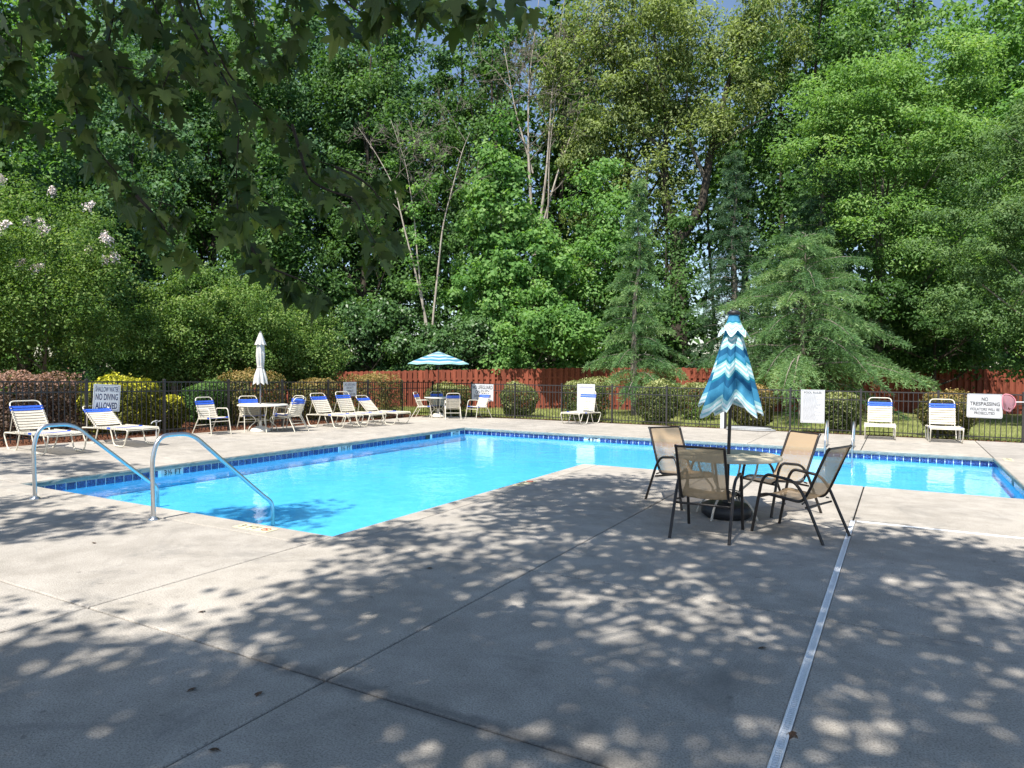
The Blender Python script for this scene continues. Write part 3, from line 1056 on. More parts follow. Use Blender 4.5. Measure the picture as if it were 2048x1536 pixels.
def make_chair(label):
    t = empty('dining_chair', (0, 0, 0), 0, label, 'chair', 'white strap dining chairs')
    W = .262
    for s in (-1, 1):
        y = s * W
        P = fillet([(.36, y * 1.06, .0), (.25, y, .60), (.20, y, .645), (-.20, y, .63), (-.24, y, .56)], .09, 6)
        MB().tube(P, .0125, 8).build('arm_frame', M['cream'], t)
        P = fillet([(-.42, y * 1.04, .0), (-.16, y * .97, .44), (-.18, y * .95, .46)], .05, 4)
        MB().tube(P, .0125, 8).build('leg', M['cream'], t)
        MB().tube([(.28, y * .97, .405), (-.20, y * .97, .385)], .0125, 8).build('seat_rail', M['cream'], t)
    bw = W - .03
    P = fillet([(-.14, -bw, .36), (-.37, -bw, .91), (-.37, bw, .91), (-.14, bw, .36)], .10, 6)
    MB().tube(P, .0125, 8).build('back_frame', M['cream'], t)
    MB().tube([(.285, -W, .33), (.285, W, .33)], .010, 6).build('cross_bar', M['cream'], t)
    MB().tube([(-.30, -W, .22), (-.30, W, .22)], .010, 6).build('cross_bar', M['cream'], t)
    a = math.atan2(.55, -.23); c, sn = cos(a), sin(a)
    d = .08
    while d < .525:
        strap(t, (-.14 + d * c + .010, 0, .36 + d * sn), bw, (c, 0, sn), d > .525 - .115, .045)
        d += .058
    x = .265; k = 0
    while x > -.14:
        strap(t, (x, 0, .395 + .042 * x + .012), W * .97, (1, 0, .04), k < 2, .046)
        x -= .0555; k += 1
    return t
ch0 = make_chair('white strap chair standing alone, left of the white table')
ch0.location = (-14.98, 11.42, deck_z(-14.98, 11.42)); ch0.rotation_euler = (0, 0, R(-2))
def chair(x, y, face, label):
    return copy_thing(ch0, (x, y, deck_z(x, y)), R(face), label)
chair(-15.05, 12.68, -24, 'white strap chair tucked behind the table under the closed white umbrella')
chair(-14.32, 13.32, 186, 'white strap chair seen from behind at the closed white umbrella table')
chair(-14.85, 13.75, 262, 'white strap chair half hidden beside the first raised lounger')
chair(-15.0, 20.3, 20, 'white strap chair seen from its side, left of the open umbrella table')
chair(-14.8, 20.98, -30, 'white strap chair behind the table under the open umbrella')
chair(-13.75, 20.25, 128, 'white strap chair seen from behind, right of the open umbrella table')
chair(-13.12, 20.95, 255, 'white strap chair standing in front of the larger no lifeguard sign')

def round_table(loc, rz, r, topmat, legmat, label, h=.72, n=4):
    t = empty('round_table', loc, rz, label, 'table', 'round tables with umbrellas')
    MB().lathe([(.02, -.012), (r - .03, -.014), (r - .012, -.034), (r - .002, -.034), (r, -.02), (r - .006, -.004), (r - .02, 0), (.05, .004), (.02, .004)], (0, 0, h), 48).build('tabletop', M[topmat], t)
    for k in range(n):
        a = 2 * pi * k / n + pi / 4
        c, s = cos(a), sin(a)
        P = fillet([(r * .62 * c, r * .62 * s, h - .03), (r * .56 * c, r * .56 * s, .50), (r * .22 * c, r * .22 * s, .30), (r * .50 * c, r * .50 * s, .16), (r * .62 * c, r * .62 * s, .0)], .16, 6)
        MB().tube(P, .013, 8).build('leg', M[legmat], t)
    pts = [(r * .235 * cos(a), r * .235 * sin(a), .30) for a in np.linspace(0, 2 * pi, 25)]
    MB().tube(pts, .008, 6, False).build('ring', M[legmat], t)
    return t
T1 = (-14.70, 12.75, deck_z(-14.70, 12.75)); T2 = (-14.55, 20.5, 0); T3 = (-1.80, 8.50, 0)
round_table(T1, .3, .64, 'whitetop', 'cream', 'round white table under the closed white umbrella')
round_table(T2, .1, .50, 'whitetop', 'cream', 'round white table under the open striped umbrella')
round_table(T3, .55, .625, 'fglass', 'tanleg', 'round cream table among the four brown sling chairs', .745)

# ---------------------------------------------------------------- umbrellas
def fan_mesh(name, mat, nr, na, fn, vfn):
    """surface of revolution-like cloth; fn(i,k)->xyz ; vfn(i,k)->stripe coordinate"""
    V = []; F = []; A = []
    for i in range(nr):
        for k in range(na):
            V.append(fn(i / (nr - 1), 2 * pi * k / na)); A.append(vfn(i / (nr - 1), 2 * pi * k / na))
    for i in range(nr - 1):
        for k in range(na):
            j = (k + 1) % na
            F.append((i * na + k, (i + 1) * na + k, (i + 1) * na + j, i * na + j))
    me = MB().add(V, F, True).mesh(name, mat)
    at = me.attributes.new('v', 'FLOAT', 'POINT')
    at.data.foreach_set('value', np.array(A, np.float32))
    return me
NAVY = (.022, .14, .29); MIDB = (.06, .29, .49); TEAL = (.02, .23, .36); AQUA = (.33, .64, .68); PALE = (.74, .84, .86)
STR = [(0, MIDB), (.19, TEAL), (.215, AQUA), (.24, PALE), (.265, AQUA), (.29, PALE), (.315, AQUA), (.345, NAVY), (.42, MIDB), (.47, TEAL), (.50, AQUA), (.525, PALE), (.55, AQUA), (.575, PALE), (.605, AQUA), (.64, TEAL), (.665, NAVY), (.745, MIDB), (.88, AQUA), (.92, PALE), (.955, AQUA), (.975, PALE)]
M['umbstripe'] = make_fabric_attr('aqua striped canvas', STR, .22)
STR2 = [(0, MIDB), (.20, AQUA), (.30, PALE), (.36, AQUA), (.42, MIDB), (.54, PALE), (.60, AQUA), (.66, MIDB), (.80, PALE), (.86, AQUA)]
M['umbopen'] = make_fabric_attr('light striped canvas', [(p, tuple(c * .85 + .03 for c in q)) for p, q in STR2], .35)
STR3 = [(0, MIDB), (.34, TEAL), (.42, AQUA), (.52, PALE), (.64, AQUA), (.74, PALE), (.82, AQUA), (.93, PALE)]
M['umbvent'] = make_fabric_attr('aqua striped vent canvas', STR3, .22)

# front umbrella: blue, folded
u = empty('closed_umbrella', (T3[0], T3[1], 0), 0, 'closed umbrella with blue and aqua zigzag stripes', 'umbrella', 'patio umbrellas')
u.rotation_euler = (0, R(1.3), 0)
MB().tube([(0, 0, .06), (0, 0, 2.42)], .0205, 12).build('pole', M['bronze'], u)
MB().lathe([(.0, 0), (.245, .0), (.29, .03), (.298, .08), (.285, .135), (.24, .16), (.08, .168), (.05, .175), (.045, .30), (.03, .31), (.0, .31)], (0, 0, .001), 40).build('base', M['rubber'], u)
MB().lathe([(.0, .03), (.05, .03), (.075, .015), (.078, 0), (.07, -.02), (0, -.02)], (0, 0, 2.435), 20).build('finial', M['rubber'], u)
NP = 7
pl_j = RNG.uniform(-.5, .5, NP)
def tri(th):
    x = (th / (2 * pi) * NP + .15) % 1.0
    return .5 - .5 * cos(2 * pi * x) if x < 0 else (1 - abs(2 * x - 1)) ** .8      # 0 at valleys, 1 on ribs
def can(t, th):
    q = int((th / (2 * pi) * NP + .15) % NP)
    rib = tri(th)
    R0 = .055 + .335 * t ** 1.08
    depth = .10 + .46 * min(1, t * 2.2)
    r = R0 * (1 - depth * (1 - rib) ** 1.2 * .80) * (1 + .05 * sin(th * 17 + 5 * t) * t)
    r *= 1 + .10 * pl_j[q] * t
    th2 = th + .22 * sin(th * 3 + 1) * t * .5 + .10 * pl_j[q] * t
    x = (th / (2 * pi) * NP + .15) % 1.0
    z = 2.40 - t * (1.08 + .155 * (1 - abs(2 * x - 1) - .4) + .06 * sin(3 * th + 2) * t)
    return (r * cos(th2), r * sin(th2), z)
me = fan_mesh('canopy', M['umbstripe'], 34, NP * 14, can, lambda t, th: t)
link('canopy', me, u)
def vent(t, th):
    rib = tri(th)
    r = .060 + .135 * t ** 1.7
    r *= 1 - .26 * (1 - rib) * min(1, t * 1.5)
    return (r * cos(th), r * sin(th), 2.415 - t * (.225 + .10 * (rib - .5) * t))
link('vent', fan_mesh('vent', M['umbvent'], 12, NP * 10, vent, lambda t, th: t), u)
mb = MB()
for k in range(NP):
    a = 2 * pi * ((k + .35) / NP)
    mb.tube([(.05 * cos(a), .05 * sin(a), 2.36), (.20 * cos(a), .20 * sin(a), 1.55)], .006, 5)
mb.build('ribs', M['bronze'], u)

# white folded umbrella
u = empty('closed_umbrella', (T1[0], T1[1] - .08, T1[2]), 0, 'closed greyish white umbrella tied at the waist', 'umbrella', 'patio umbrellas')
MB().tube([(0, 0, .06), (0, 0, 2.6)], .019, 10).build('pole', M['inkgrey'], u)
MB().lathe([(0, 0), (.25, 0), (.26, .03), (.22, .09), (.12, .14), (.04, .16), (.035, .28), (0, .28)], (0, 0, .001), 28).build('base', M['whitetop'], u)
prof = [(0, .035), (.02, .05), (.22, .095), (.40, .115), (.55, .105), (.66, .082), (.72, .115), (.85, .175), (1.0, .205)]
def wc(t, th):
    r = np.interp(t, [p[0] for p in prof], [p[1] for p in prof])
    rib = abs(((th / (2 * pi) * 8) % 1) * 2 - 1)
    r *= 1 - .30 * (1 - rib) ** 1.5 * (.4 + t * .9)
    tw = th + .5 * t
    return (r * cos(tw) , r * sin(tw), 2.56 - t * (1.29 + .07 * (rib - .5) * t))
link('canopy', fan_mesh('canopy', M['umbwhite'], 30, 80, wc, lambda t, th: t), u)
def wv(t, th):
    rib = abs(((th / (2 * pi) * 8) % 1) * 2 - 1)
    r = (.03 + .125 * t) * (1 - .25 * (1 - rib) * t)
    return (r * cos(th), r * sin(th), 2.605 - t * (.30 + .03 * rib))
link('vent', fan_mesh('vent', M['umbwhite'], 10, 64, wv, lambda t, th: t), u)
pts = [(.086 * cos(a), .086 * sin(a), 2.56 - .665 * 1.29) for a in np.linspace(0, 2 * pi, 17)]
MB().tube(pts, .009, 6, False).build('tie', M['umbwhite'], u)
MB().lathe([(0, .03), (.02, .025), (.028, 0), (0, -.01)], (0, 0, 2.615), 12).build('finial', M['inkgrey'], u)

# open umbrella
u = empty('open_umbrella', (T2[0], T2[1], 0), .25, 'open umbrella with pale blue and white stripes', 'umbrella', 'patio umbrellas')
MB().tube([(0, 0, .06), (0, 0, 2.33)], .019, 10).build('pole', M['bronze'], u)
MB().lathe([(0, 0), (.25, 0), (.26, .03), (.20, .11), (.10, .15), (.04, .16), (.035, .28), (0, .28)], (0, 0, .001), 28).build('base', M['whitetop'], u)
def oc(t, th):
    k = (th / (2 * pi) * 8) % 1
    edge = cos(pi / 8) / cos((k - .5) * pi / 4)
    r = 1.17 * (.04 + .96 * t) * (1 - .5 * (1 - edge) * 0 + (edge - 1))
    sag = .035 * (1 - abs(2 * k - 1)) * t
    z = 2.40 - .40 * t ** 1.25 - sag
    if t > .96: z -= .0
    return (r * cos(th), r * sin(th), z - .08)
link('canopy', fan_mesh('canopy', M['umbopen'], 20, 96, oc, lambda t, th: t), u)
link('vent', fan_mesh('vent', M['umbopen'], 8, 48, lambda t, th: (.26 * t * cos(th) + .0, .26 * t * sin(th), 2.365 - .085 * t), lambda t, th: .1 + .5 * t), u)
for k in range(8):
    a = 2 * pi * k / 8
    c, s = cos(a), sin(a)
    rb = MB().tube([(.03 * c, .03 * s, 2.285), (.6 * c, .6 * s, 2.11), (1.14 * c, 1.14 * s, 1.895)], .007, 5).build('rib', M['bronze'], u)
    MB().tube([(.03 * c, .03 * s, 1.78), (.58 * c, .58 * s, 2.105)], .006, 5).build('strut', M['bronze'], rb)

# ---------------------------------------------------------------- brown sling chairs
def make_sling_chair(label):
    t = empty('sling_chair', (0, 0, 0), 0, label, 'chair', 'brown sling chairs at the front table')
    W = .285
    for s in (-1, 1):
        y = s * W
        P = fillet([(.36, y * 1.04, 0), (.255, y * 1.03, .56), (.20, y * 1.03, .645), (-.10, y * 1.03, .61), (-.20, y * 1.03, .50), (-.43, y * 1.06, 0)], .13, 8)
        mb = MB().tube(P, .0165, 8)
        mb.build('arm_frame', M['bronze'], t)
        P = fillet([(.30, y * .86, .40), (.22, y * .86, .425), (-.17, y * .86, .385), (-.24, y * .86, .50), (-.43, y * .86, .95), (-.455, y * .86, .975)], .07, 6)
        MB().tube(P, .0155, 8).build('sling_rail', M['bronze'], t)
        mb = MB()
        for (x, z) in ((.27, .41), (-.20, .39)):
            mb.tube([(x, y * .86, z), (x - .0, y * 1.03, z - .01)], .009, 6)
        mb.build('bracket', M['bronze'], t)
    mb = MB()
    mb.tube([(-.45, -W * .86, .968), (-.45, W * .86, .968)], .0125, 8)
    mb.build('top_bar', M['bronze'], t)
    MB().tube([(.29, -W, .385), (.29, W, .385)], .012, 8).build('cross_bar', M['bronze'], t)
    MB().tube([(-.235, -W, .345), (-.235, W, .345)], .012, 8).build('cross_bar', M['bronze'], t)
    prof = fillet([(.315, 0, .395), (.24, 0, .438), (-.17, 0, .398), (-.24, 0, .51), (-.445, 0, .965)], .07, 6)
    V = []; F = []
    nn = 7
    for i, p in enumerate(prof):
        for k in range(nn):
            f = k / (nn - 1) * 2 - 1
            sag = .018 * (1 - f * f)
            V.append((p[0] + sag * .6 * (1 if p[2] > .5 else 0), f * W * .84, p[2] - sag * (1 if p[2] <= .5 else .3)))
    for i in range(len(prof) - 1):
        for k in range(nn - 1):
            F.append((i * nn + k, i * nn + k + 1, (i + 1) * nn + k + 1, (i + 1) * nn + k))
    MB().add(V, F, True).build('sling', M['sling'], t)
    return t
sc0 = make_sling_chair('brown sling chair seen from behind, nearest the camera')
sc0.location = (-1.78, 7.52, 0); sc0.rotation_euler = (0, 0, R(91))
def sc(x, y, f, label): copy_thing(sc0, (x, y, 0), R(f), label)
sc(-.95, 8.02, 160, 'brown sling chair turned sideways at the right of the cream table')
sc(-1.33, 9.16, 232, 'brown sling chair facing the camera behind the right edge of the table')
sc(-2.46, 9.02, -38, 'brown sling chair at the far left of the cream table, partly hidden')

# hose and small white post beside the fence
t = empty('vacuum_hose', (-3.85, 21.15, 0), 0, 'grey pool hose lying coiled on the deck at the fence foot', 'hose')
pts = []
for i in range(220):
    a = i * .16
    rr = .48 + .10 * sin(i * .05) + .05 * sin(i * .31)
    pts.append((rr * 1.25 * cos(a) + .06 * sin(i * .07), rr * .38 * sin(a) + .05 * cos(i * .11), .022 + .02 * (i % 40) / 40 + .012 * (i // 40)))
MB().tube(pts, .018, 6).build('coil', M['hose'], t)
t = empty('white_post', (-4.68, 21.38, 0), 0, 'short white post behind the hem of the striped umbrella', 'post')
MB().box((0, 0, .30), (.11, .09, .60), 0, .006).build('shaft', M['white'], t)
MB().box((0, 0, .612), (.13, .11, .022), 0, .006).build('cap', M['white'], t)
t = empty('valve_stand', (-15.32, 10.15, .10), 0, 'small white water tap stand between lounger and fence', 'tap')
MB().tube([(0, 0, 0), (0, 0, .33)], .014, 8).build('pipe', M['white'], t)
mb = MB().tube(fillet([(0, 0, .33), (.0, -.07, .36), (0, -.13, .30)], .05, 4), .012, 8); mb.tube([(0, 0, .33), (0, .12, .36)], .010, 6); mb.lathe([(.0, 0), (.035, 0), (.035, .015), (0, .015)], (0, 0, .36), 10)
mb.build('tap', M['white'], t)
# ---------------------------------------------------------------- vegetation
FWD = np.array([-0.489, .872]); RGT = np.array([.872, .489])

def clumps(centers, crad, per, leaf, aspect, rs, flat=.62, up=.5, tvar=.22, droop=.5):
    """leaf clumps: returns quads and tones"""
    m = len(centers)
    cr = crad * (.65 + .7 * rs.rand(m))
    n = m * per
    d = unit(rs.normal(size=(n, 3)))
    rad = rs.rand(n) ** .45
    idx = np.repeat(np.arange(m), per)
    local = d * rad[:, None]
    local[:, 2] *= flat
    # irregular outline of each clump
    ph = rs.rand(m, 3) * 6.28
    wob = 1 + .25 * np.sin(d[:, 0] * 3 + ph[idx, 0]) + .2 * np.sin(d[:, 1] * 4 + ph[idx, 1])
    C = centers[idx] + local * (cr[idx] * wob)[:, None]
    Nn = unit(local * .9 + np.array([0, -.3, up + .15]) + rs.normal(size=(n, 3)) * .45)
    V = leaf_quads(C, Nn, leaf, aspect, rs, droop)
    tone = .45 + (rs.rand(m)[idx] - .5) * tvar * 1.5 + (rs.rand(n) - .5) * tvar * 2
    return V, tone

def blob_centers(blobs, n, rs, lo=.55, face=None):
    B = np.array(blobs, float)
    wgt = (B[:, 3] * B[:, 4] * B[:, 5]) ** (2 / 3.); wgt /= wgt.sum()
    out = []
    while len(out) < n:
        b = B[rs.choice(len(B), p=wgt)]
        d = unit(rs.normal(size=3))
        if face is not None and d[0] * face[0] + d[1] * face[1] > .25 and rs.rand() < .7:
            continue
        r = lo + (1 - lo) * rs.rand() ** .7
        out.append(b[:3] + d * r * b[3:])
    return np.array(out)

def wander(a, b, n, amp, rs):
    a = np.array(a, float); b = np.array(b, float)
    P = [a + (b - a) * t for t in np.linspace(0, 1, n)]
    for i in range(1, n - 1):
        P[i] = P[i] + rs.normal(size=3) * amp * np.array([1, 1, .3])
    return P

def trunk_and_limbs(root, h, r, bark, targets, rs, lean=(0, 0), z_fork=.45, nl=9):
    top = np.array([lean[0], lean[1], h * .86])
    P = fillet(wander((0, 0, -.15), top, 6, h * .012, rs), h * .08, 3)
    m = len(P)
    rad = [r * (1 - .82 * i / (m - 1)) + (r * .35 if i == 0 else 0) for i in range(m)]
    MB().tube(P, rad, 9).build('trunk', bark, root)
    if len(targets):
        sel = targets[rs.permutation(len(targets))[:nl]]
        for q in sel:
            zf = np.clip(q[2] * rs.uniform(.45, .85), h * z_fork * .4, h * .8)
            i = int(np.argmin([abs(p[2] - zf) for p in P]))
            s = P[i]
            mid = (s + q) / 2 + np.array([0, 0, -.06 * np.linalg.norm(q - s)]) + rs.normal(size=3) * .12
            L = fillet([s, mid, q], np.linalg.norm(q - s) * .3, 4)
            rr = np.linspace(rad[i] * .55, .02, len(L))
            mb = MB().tube(L, list(rr), 6)
            for k in range(3):
                t = rs.uniform(.4, .9); j = int(t * (len(L) - 1))
                e = L[j] + rs.normal(size=3) * .9 + np.array([0, 0, .3])
                mb.tube([L[j], (L[j] + e) / 2 + rs.normal(size=3) * .08, e], [rr[j] * .6, rr[j] * .4, .008], 4)
            mb.build('limb', bark, root)

def tree(x, y, h, r, blobs, mat, bark, n, per, leaf, crad, label, group=None, seed=1, aspect=.55, lean=(0, 0), z0=-.1, flat=.62, lo=.5, nl=9, up=.5, name='broadleaf_tree', cat='tree', droop=.5, tvar=.22, face=True):
    rs = np.random.RandomState(seed)
    root = empty(name, (x, y, z0), 0, label, cat, group)
    C = blob_centers(blobs, n, rs, lo, FWD if face else None)
    trunk_and_limbs(root, h, r, M[bark], C, rs, lean, nl=nl)
    V, t = clumps(C, crad, per, leaf, aspect, rs, flat, up, tvar, droop)
    quads('crown', V, 4, M[mat], t, root)
    return root

def tall(x, y, h, w, mat, label, seed, n=190, per=170, leaf=.22, bark='barkdark', base=.16, r=.28, asp=.6, crad=1.05, group='tall trees behind the fences'):
    rs = np.random.RandomState(seed + 500)
    bl = []
    k = 6
    for i in range(k):
        f = i / (k - 1)
        z = h * (base + (1 - base) * (.06 + .86 * f))
        ww = w * (.75 + .35 * sin(pi * min(1, f * .9 + .15))) * (1 - .45 * max(0, f - .7) / .3)
        o = rs.normal(size=2) * w * .22
        bl.append((o[0], o[1], z, ww, ww, h * .13))
    return tree(x, y, h, r, bl, mat, bark, n, per, leaf, crad, label, group, seed, asp, nl=11, lo=.45)

# far woodland that reads as one mass
rs = np.random.RandomState(3)
cs = []; tr = MB()
for k in range(84):
    px = rs.uniform(-1.0, 1.0); Z = rs.uniform(46, 66)
    p = Z * (FWD + px * RGT)
    h = rs.uniform(28, 40)
    tr.tube(wander((p[0], p[1], -.3), (p[0] + rs.normal() * .6, p[1] + rs.normal() * .6, h * .85), 5, .15, rs), list(np.linspace(rs.uniform(.15, .32), .04, 5)), 6)
    w = rs.uniform(2.2, 3.8)
    for q in range(48):
        d = unit(rs.normal(size=3)) * (rs.rand() ** .5)
        cs.append((p[0] + d[0] * w, p[1] + d[1] * w, h * .56 + d[2] * h * .44))
for k in range(760):     # low shrubs of the forest edge
    px = rs.uniform(-1.0, 1.0); Z = rs.uniform(40, 58)
    p = Z * (FWD + px * RGT)
    cs.append((p[0], p[1], rs.uniform(.2, 6.5) * rs.rand() ** .5))
V, t = clumps(np.array(cs), 1.45, 35, .53, .6, rs)
o = quads('woodland', V, 4, M['lf_dark'], t); o['kind'] = 'stuff'; o['label'] = 'dark wood closing the view behind the nearer trees'
q = tr.build('trunks', M['barkdark'], o); q['kind'] = 'stuff'

# tall trees, left to right
tall(-41.6, 20.2, 22.5, 4.2, 'lf_bright', 'tall light green tree at the far left edge behind the crepe myrtle', 11, leaf=.24)
tall(-40.0, 24.5, 24, 4.3, 'lf_blue', 'tall blue green tree behind the hanging maple twigs, second from the left', 12, leaf=.24)
tall(-34.5, 26.5, 23, 3.9, 'lf_dark', 'tall dark tree right of the blue green one, behind the maple leaves', 13)
tall(-33.6, 31.0, 25, 4.2, 'lf_blue', 'tall tree with blue green leaves left of the leaning bare stems', 14, leaf=.24)
tall(-27.6, 31.9, 23.5, 3.4, 'lf_dark', 'tall dark tree directly behind the leaning bare stems', 15, n=120)
tall(-27.0, 24.0, 13, 2.6, 'lf_dark', 'medium dark tree above the closed white umbrella', 16, n=120, per=170, leaf=.2, r=.16, base=.08)
tall(-31.0, 19.5, 15, 3.4, 'lf_blue', 'medium blue green tree behind the crepe myrtle row', 17, n=150, leaf=.21, r=.18, base=.06)
tall(-33.5, 13.5, 19, 4.2, 'lf_dark', 'tall dark tree at the left, behind the flowering crepe myrtle', 18, leaf=.24)
tall(-22.0, 36.5, 25, 3.4, 'lf_dark', 'tall dark tree behind the bright tulip tree', 19, n=95, per=150)
tall(-13.4, 33.8, 12.5, 2.3, 'lf_bright', 'bright tree with brown trunk between tulip tree and slim cedar', 20, n=130, per=170, leaf=.2, r=.24, base=.05, bark='barkgrey', crad=.9)
tall(-10.2, 33.6, 9.5, 2.0, 'lf_dark', 'low dark tree filling the gap behind the slim cedar', 28, n=90, per=170, leaf=.19, r=.12, base=.05, crad=.9)

tall(-25.8, 38.6, 29, 3.6, 'lf_dark', 'tall dark tree behind and left of the pale bare trunks', 21, n=120, per=150, leaf=.24)
tall(-14.6, 41.0, 29, 3.4, 'lf_olive', 'tall olive tree between the pale bare trunks and the oak', 22, n=110, per=150, leaf=.22, asp=.4)
tall(-29.5, 35.5, 29, 4.0, 'lf_blue', 'very tall tree behind the leaning bare stems, reaching the top of the photo', 23, n=150, per=140, leaf=.27, crad=1.2)
tall(-4.6, 40.2, 12, 2.6, 'lf_dark', 'dark tree in the gap between the oak trunk and the broad cedar', 24, n=80, per=150, leaf=.24, r=.16, base=.04)
# low glossy trees above the red fence
tree(-22.2, 25.9, 5.0, .10, [(-1.6, -.6, 2.4, 1.7, 1.5, 2.0), (.9, .5, 2.6, 1.8, 1.5, 2.1), (-.2, 0, 4.0, 1.6, 1.4, 1.3), (-1.2, -2.0, 3.0, 1.3, .9, .8)], 'lf_gloss', 'barkdark', 95, 170, .19, .62, 'low glossy leaved tree above the fence, left of the open umbrella', None, 31, .5)
tree(-15.1, 28.9, 5.6, .10, [(-1.2, -.4, 2.6, 1.5, 1.3, 2.0), (.8, .4, 2.7, 1.6, 1.3, 2.2), (0, 0, 4.6, 1.3, 1.2, 1.3), (1.0, -2.1, 3.7, 1.2, .8, .7), (2.4, -1.2, 3.6, 1.1, .9, .9)], 'lf_bright', 'barkdark', 135, 170, .18, .62, 'low bright green tree above the sunlit red fence', None, 32, .6)
tree(-18.7, 27.0, 4.4, .08, [(-.6, 0, 2.4, 1.4, 1.2, 1.6), (.9, .3, 2.8, 1.4, 1.2, 1.6)], 'lf_gloss', 'barkdark', 60, 170, .18, .6, 'glossy bush tree right behind the open umbrella', None, 33, .5)

# bright tulip tree in the middle
tree(-17.3, 29.6, 14.3, .17, [(0, 0, 3.2, 2.2, 2.0, 2.2), (-.6, -.3, 5.6, 2.5, 2.2, 2.0), (.9, .5, 7.2, 2.4, 2.1, 2.2), (-.2, 0, 9.5, 1.9, 1.7, 2.0), (.1, 0, 11.8, 1.25, 1.1, 1.7), (0, 0, 13.4, .6, .6, .9)],
     'lf_bright', 'barkgrey', 240, 150, .20, .72, 'bright green tulip tree in the middle of the photo, tapering upwards', None, 41, .8, up=.35)
# willow oak with a forked dark trunk
root = empty('oak_tree', (-11.2, 39.5, -.1), 0, 'huge olive green oak with dark forked trunk, top centre right', 'tree')
rs = np.random.RandomState(51)
bl = [(-4.6, -2.6, 17.5, 3.2, 3.0, 3.6), (-1.6, -1, 20, 3.4, 3.2, 3.6), (1.6, 1, 18.5, 3.2, 3.0, 3.6), (3.6, 2.4, 21, 3.2, 3.0, 3.6), (-3.2, -1.8, 22.5, 3.6, 3.2, 3.2), (.3, .2, 15.0, 2.4, 2.2, 2.2), (-4.9, -3.1, 14.2, 1.7, 1.6, 1.4)]
C = blob_centers(bl, 230, rs, .5, FWD)
V, t = clumps(C, 1.05, 170, .23, .38, rs, .7, .45, .24, 1.2)
quads('crown', V, 4, M['lf_olive'], t, root)
tp = [(0, 0, -.2), (.05, 0, 4.0), (-.1, 0, 8.2), (-.15, 0, 9.6)]
MB().tube(fillet(tp, 1, 3), list(np.linspace(.52, .40, 14)), 10).build('trunk', M['barkdark'], root)
for pts, r0 in (([(-.15, 0, 9.2), (-.9, -.4, 12), (-.7, -.4, 16), (-1.4, -.8, 21)], .26), ([(-.1, 0, 9.2), (1.1, .6, 11.2), (1.5, .9, 14.5), (2.4, 1.3, 18.5), (3.0, 1.6, 21)], .30),
                ([(1.5, .9, 14.5), (3.0, 1.7, 15.6), (4.6, 2.6, 16.6)], .14), ([(-.8, -.4, 14.5), (-3.2, -1.8, 16.3), (-5.0, -2.8, 17.6)], .14), ([(1.3, .8, 12.6), (.2, .2, 15.5), (.3, .2, 19)], .12), ([(-.8, -.4, 13), (-2.6, -1.5, 13.6), (-4.9, -3.1, 14.4)], .09)):
    L = fillet(pts, .8, 3)
    MB().tube(L, list(np.linspace(r0, r0 * .3, len(L))), 8).build('limb', M['barkgrey' if r0 < .2 else 'barkdark'], root)
# lime feathery tree, right
tree(-.9, 34.4, 15.2, .2, [(-.9, -3.4, 12.6, 2.6, 2.4, 1.4), (1.5, -2.0, 13.4, 2.7, 2.4, 1.4), (-1.7, -3.8, 10.4, 2.1, 2.0, 1.4), (1.2, -2.2, 10.7, 3.0, 2.7, 1.5), (3.0, -1.2, 9.0, 2.1, 1.9, 1.4), (-.2, -3.0, 7.8, 2.1, 1.9, 1.1), (1.8, -1.8, 6.6, 2.4, 2.0, 1.3), (1.0, .3, 5.0, 2.2, 1.8, .9)],
     'lf_lime', 'barkgrey', 295, 190, .15, .84, 'lime green feathery tree in the upper right', None, 61, .42, flat=.45, up=.7)
tree(1.2, 33.0, 5.6, .1, [(-2.4, -1.8, 4.7, 1.9, 1.4, .8), (.6, -1.2, 4.3, 2.2, 1.5, .9), (-.4, .6, 3.2, 2.6, 1.0, 1.5)], 'lf_dark', 'barkdark', 70, 170, .15, .62, 'low spreading tree added to shade the red fence, canopy shade put into its dark leaves', None, 69, .55, flat=.5)  # added to shade the fence; dark leaf colour stands for under-canopy shade
# grey green tree reaching in from the right, nearest of the wood
tree(5.6, 28.2, 10.4, .17, [(-2.4, -.9, 8.2, 2.2, 2.0, 1.5), (-1.1, -.4, 9.4, 2.4, 2.0, 1.3), (-3.4, -1.5, 6.2, 2.0, 1.7, 1.2), (-1.4, -.6, 5.6, 2.5, 2.0, 1.6), (-3.2, -1.6, 4.2, 1.9, 1.6, 1.0), (-1.1, -.4, 3.3, 1.9, 1.7, 1.0), (-.1, .2, 7.4, 2.3, 2.1, 1.9)],
     'lf_grey', 'barkgrey', 250, 240, .105, .62, 'grey green fine leaved tree leaning over the fence at the right edge', None, 62, .42, flat=.48, up=.65)
tree(4.9, 30.2, 5.5, .08, [(-1.0, -.5, 2.6, 1.0, .9, 1.6), (.2, .1, 3.4, 1.6, 1.2, 1.6)], 'lf_dark', 'barkdark', 50, 150, .14, .55, 'dark leafy bush drooping over the red fence at the right edge', None, 63, .55)
tall(6.4, 45.5, 29, 5.0, 'lf_bright', 'tall bright tree in the top right corner', 64, n=240, leaf=.25, r=.3, crad=1.2)
tall(.5, 47.5, 30, 4.6, 'lf_lime', 'tall light green tree behind the feathery lime tree at the top right', 68, n=170, per=150, leaf=.27, crad=1.25)
tall(-4.4, 45.5, 29, 4.2, 'lf_dark', 'tall dark tree between the oak and the lime green tree', 65, n=150)
tall(.9, 37.6, 8.8, 3.0, 'lf_dark', 'low dark tree in the shade beneath the lime green tree', 66, n=150, per=170, leaf=.17, r=.14, base=.03)
tall(12.5, 42.0, 20, 4.2, 'lf_lime', 'tall lime tree just beyond the right edge of the view', 67, n=60, leaf=.3)

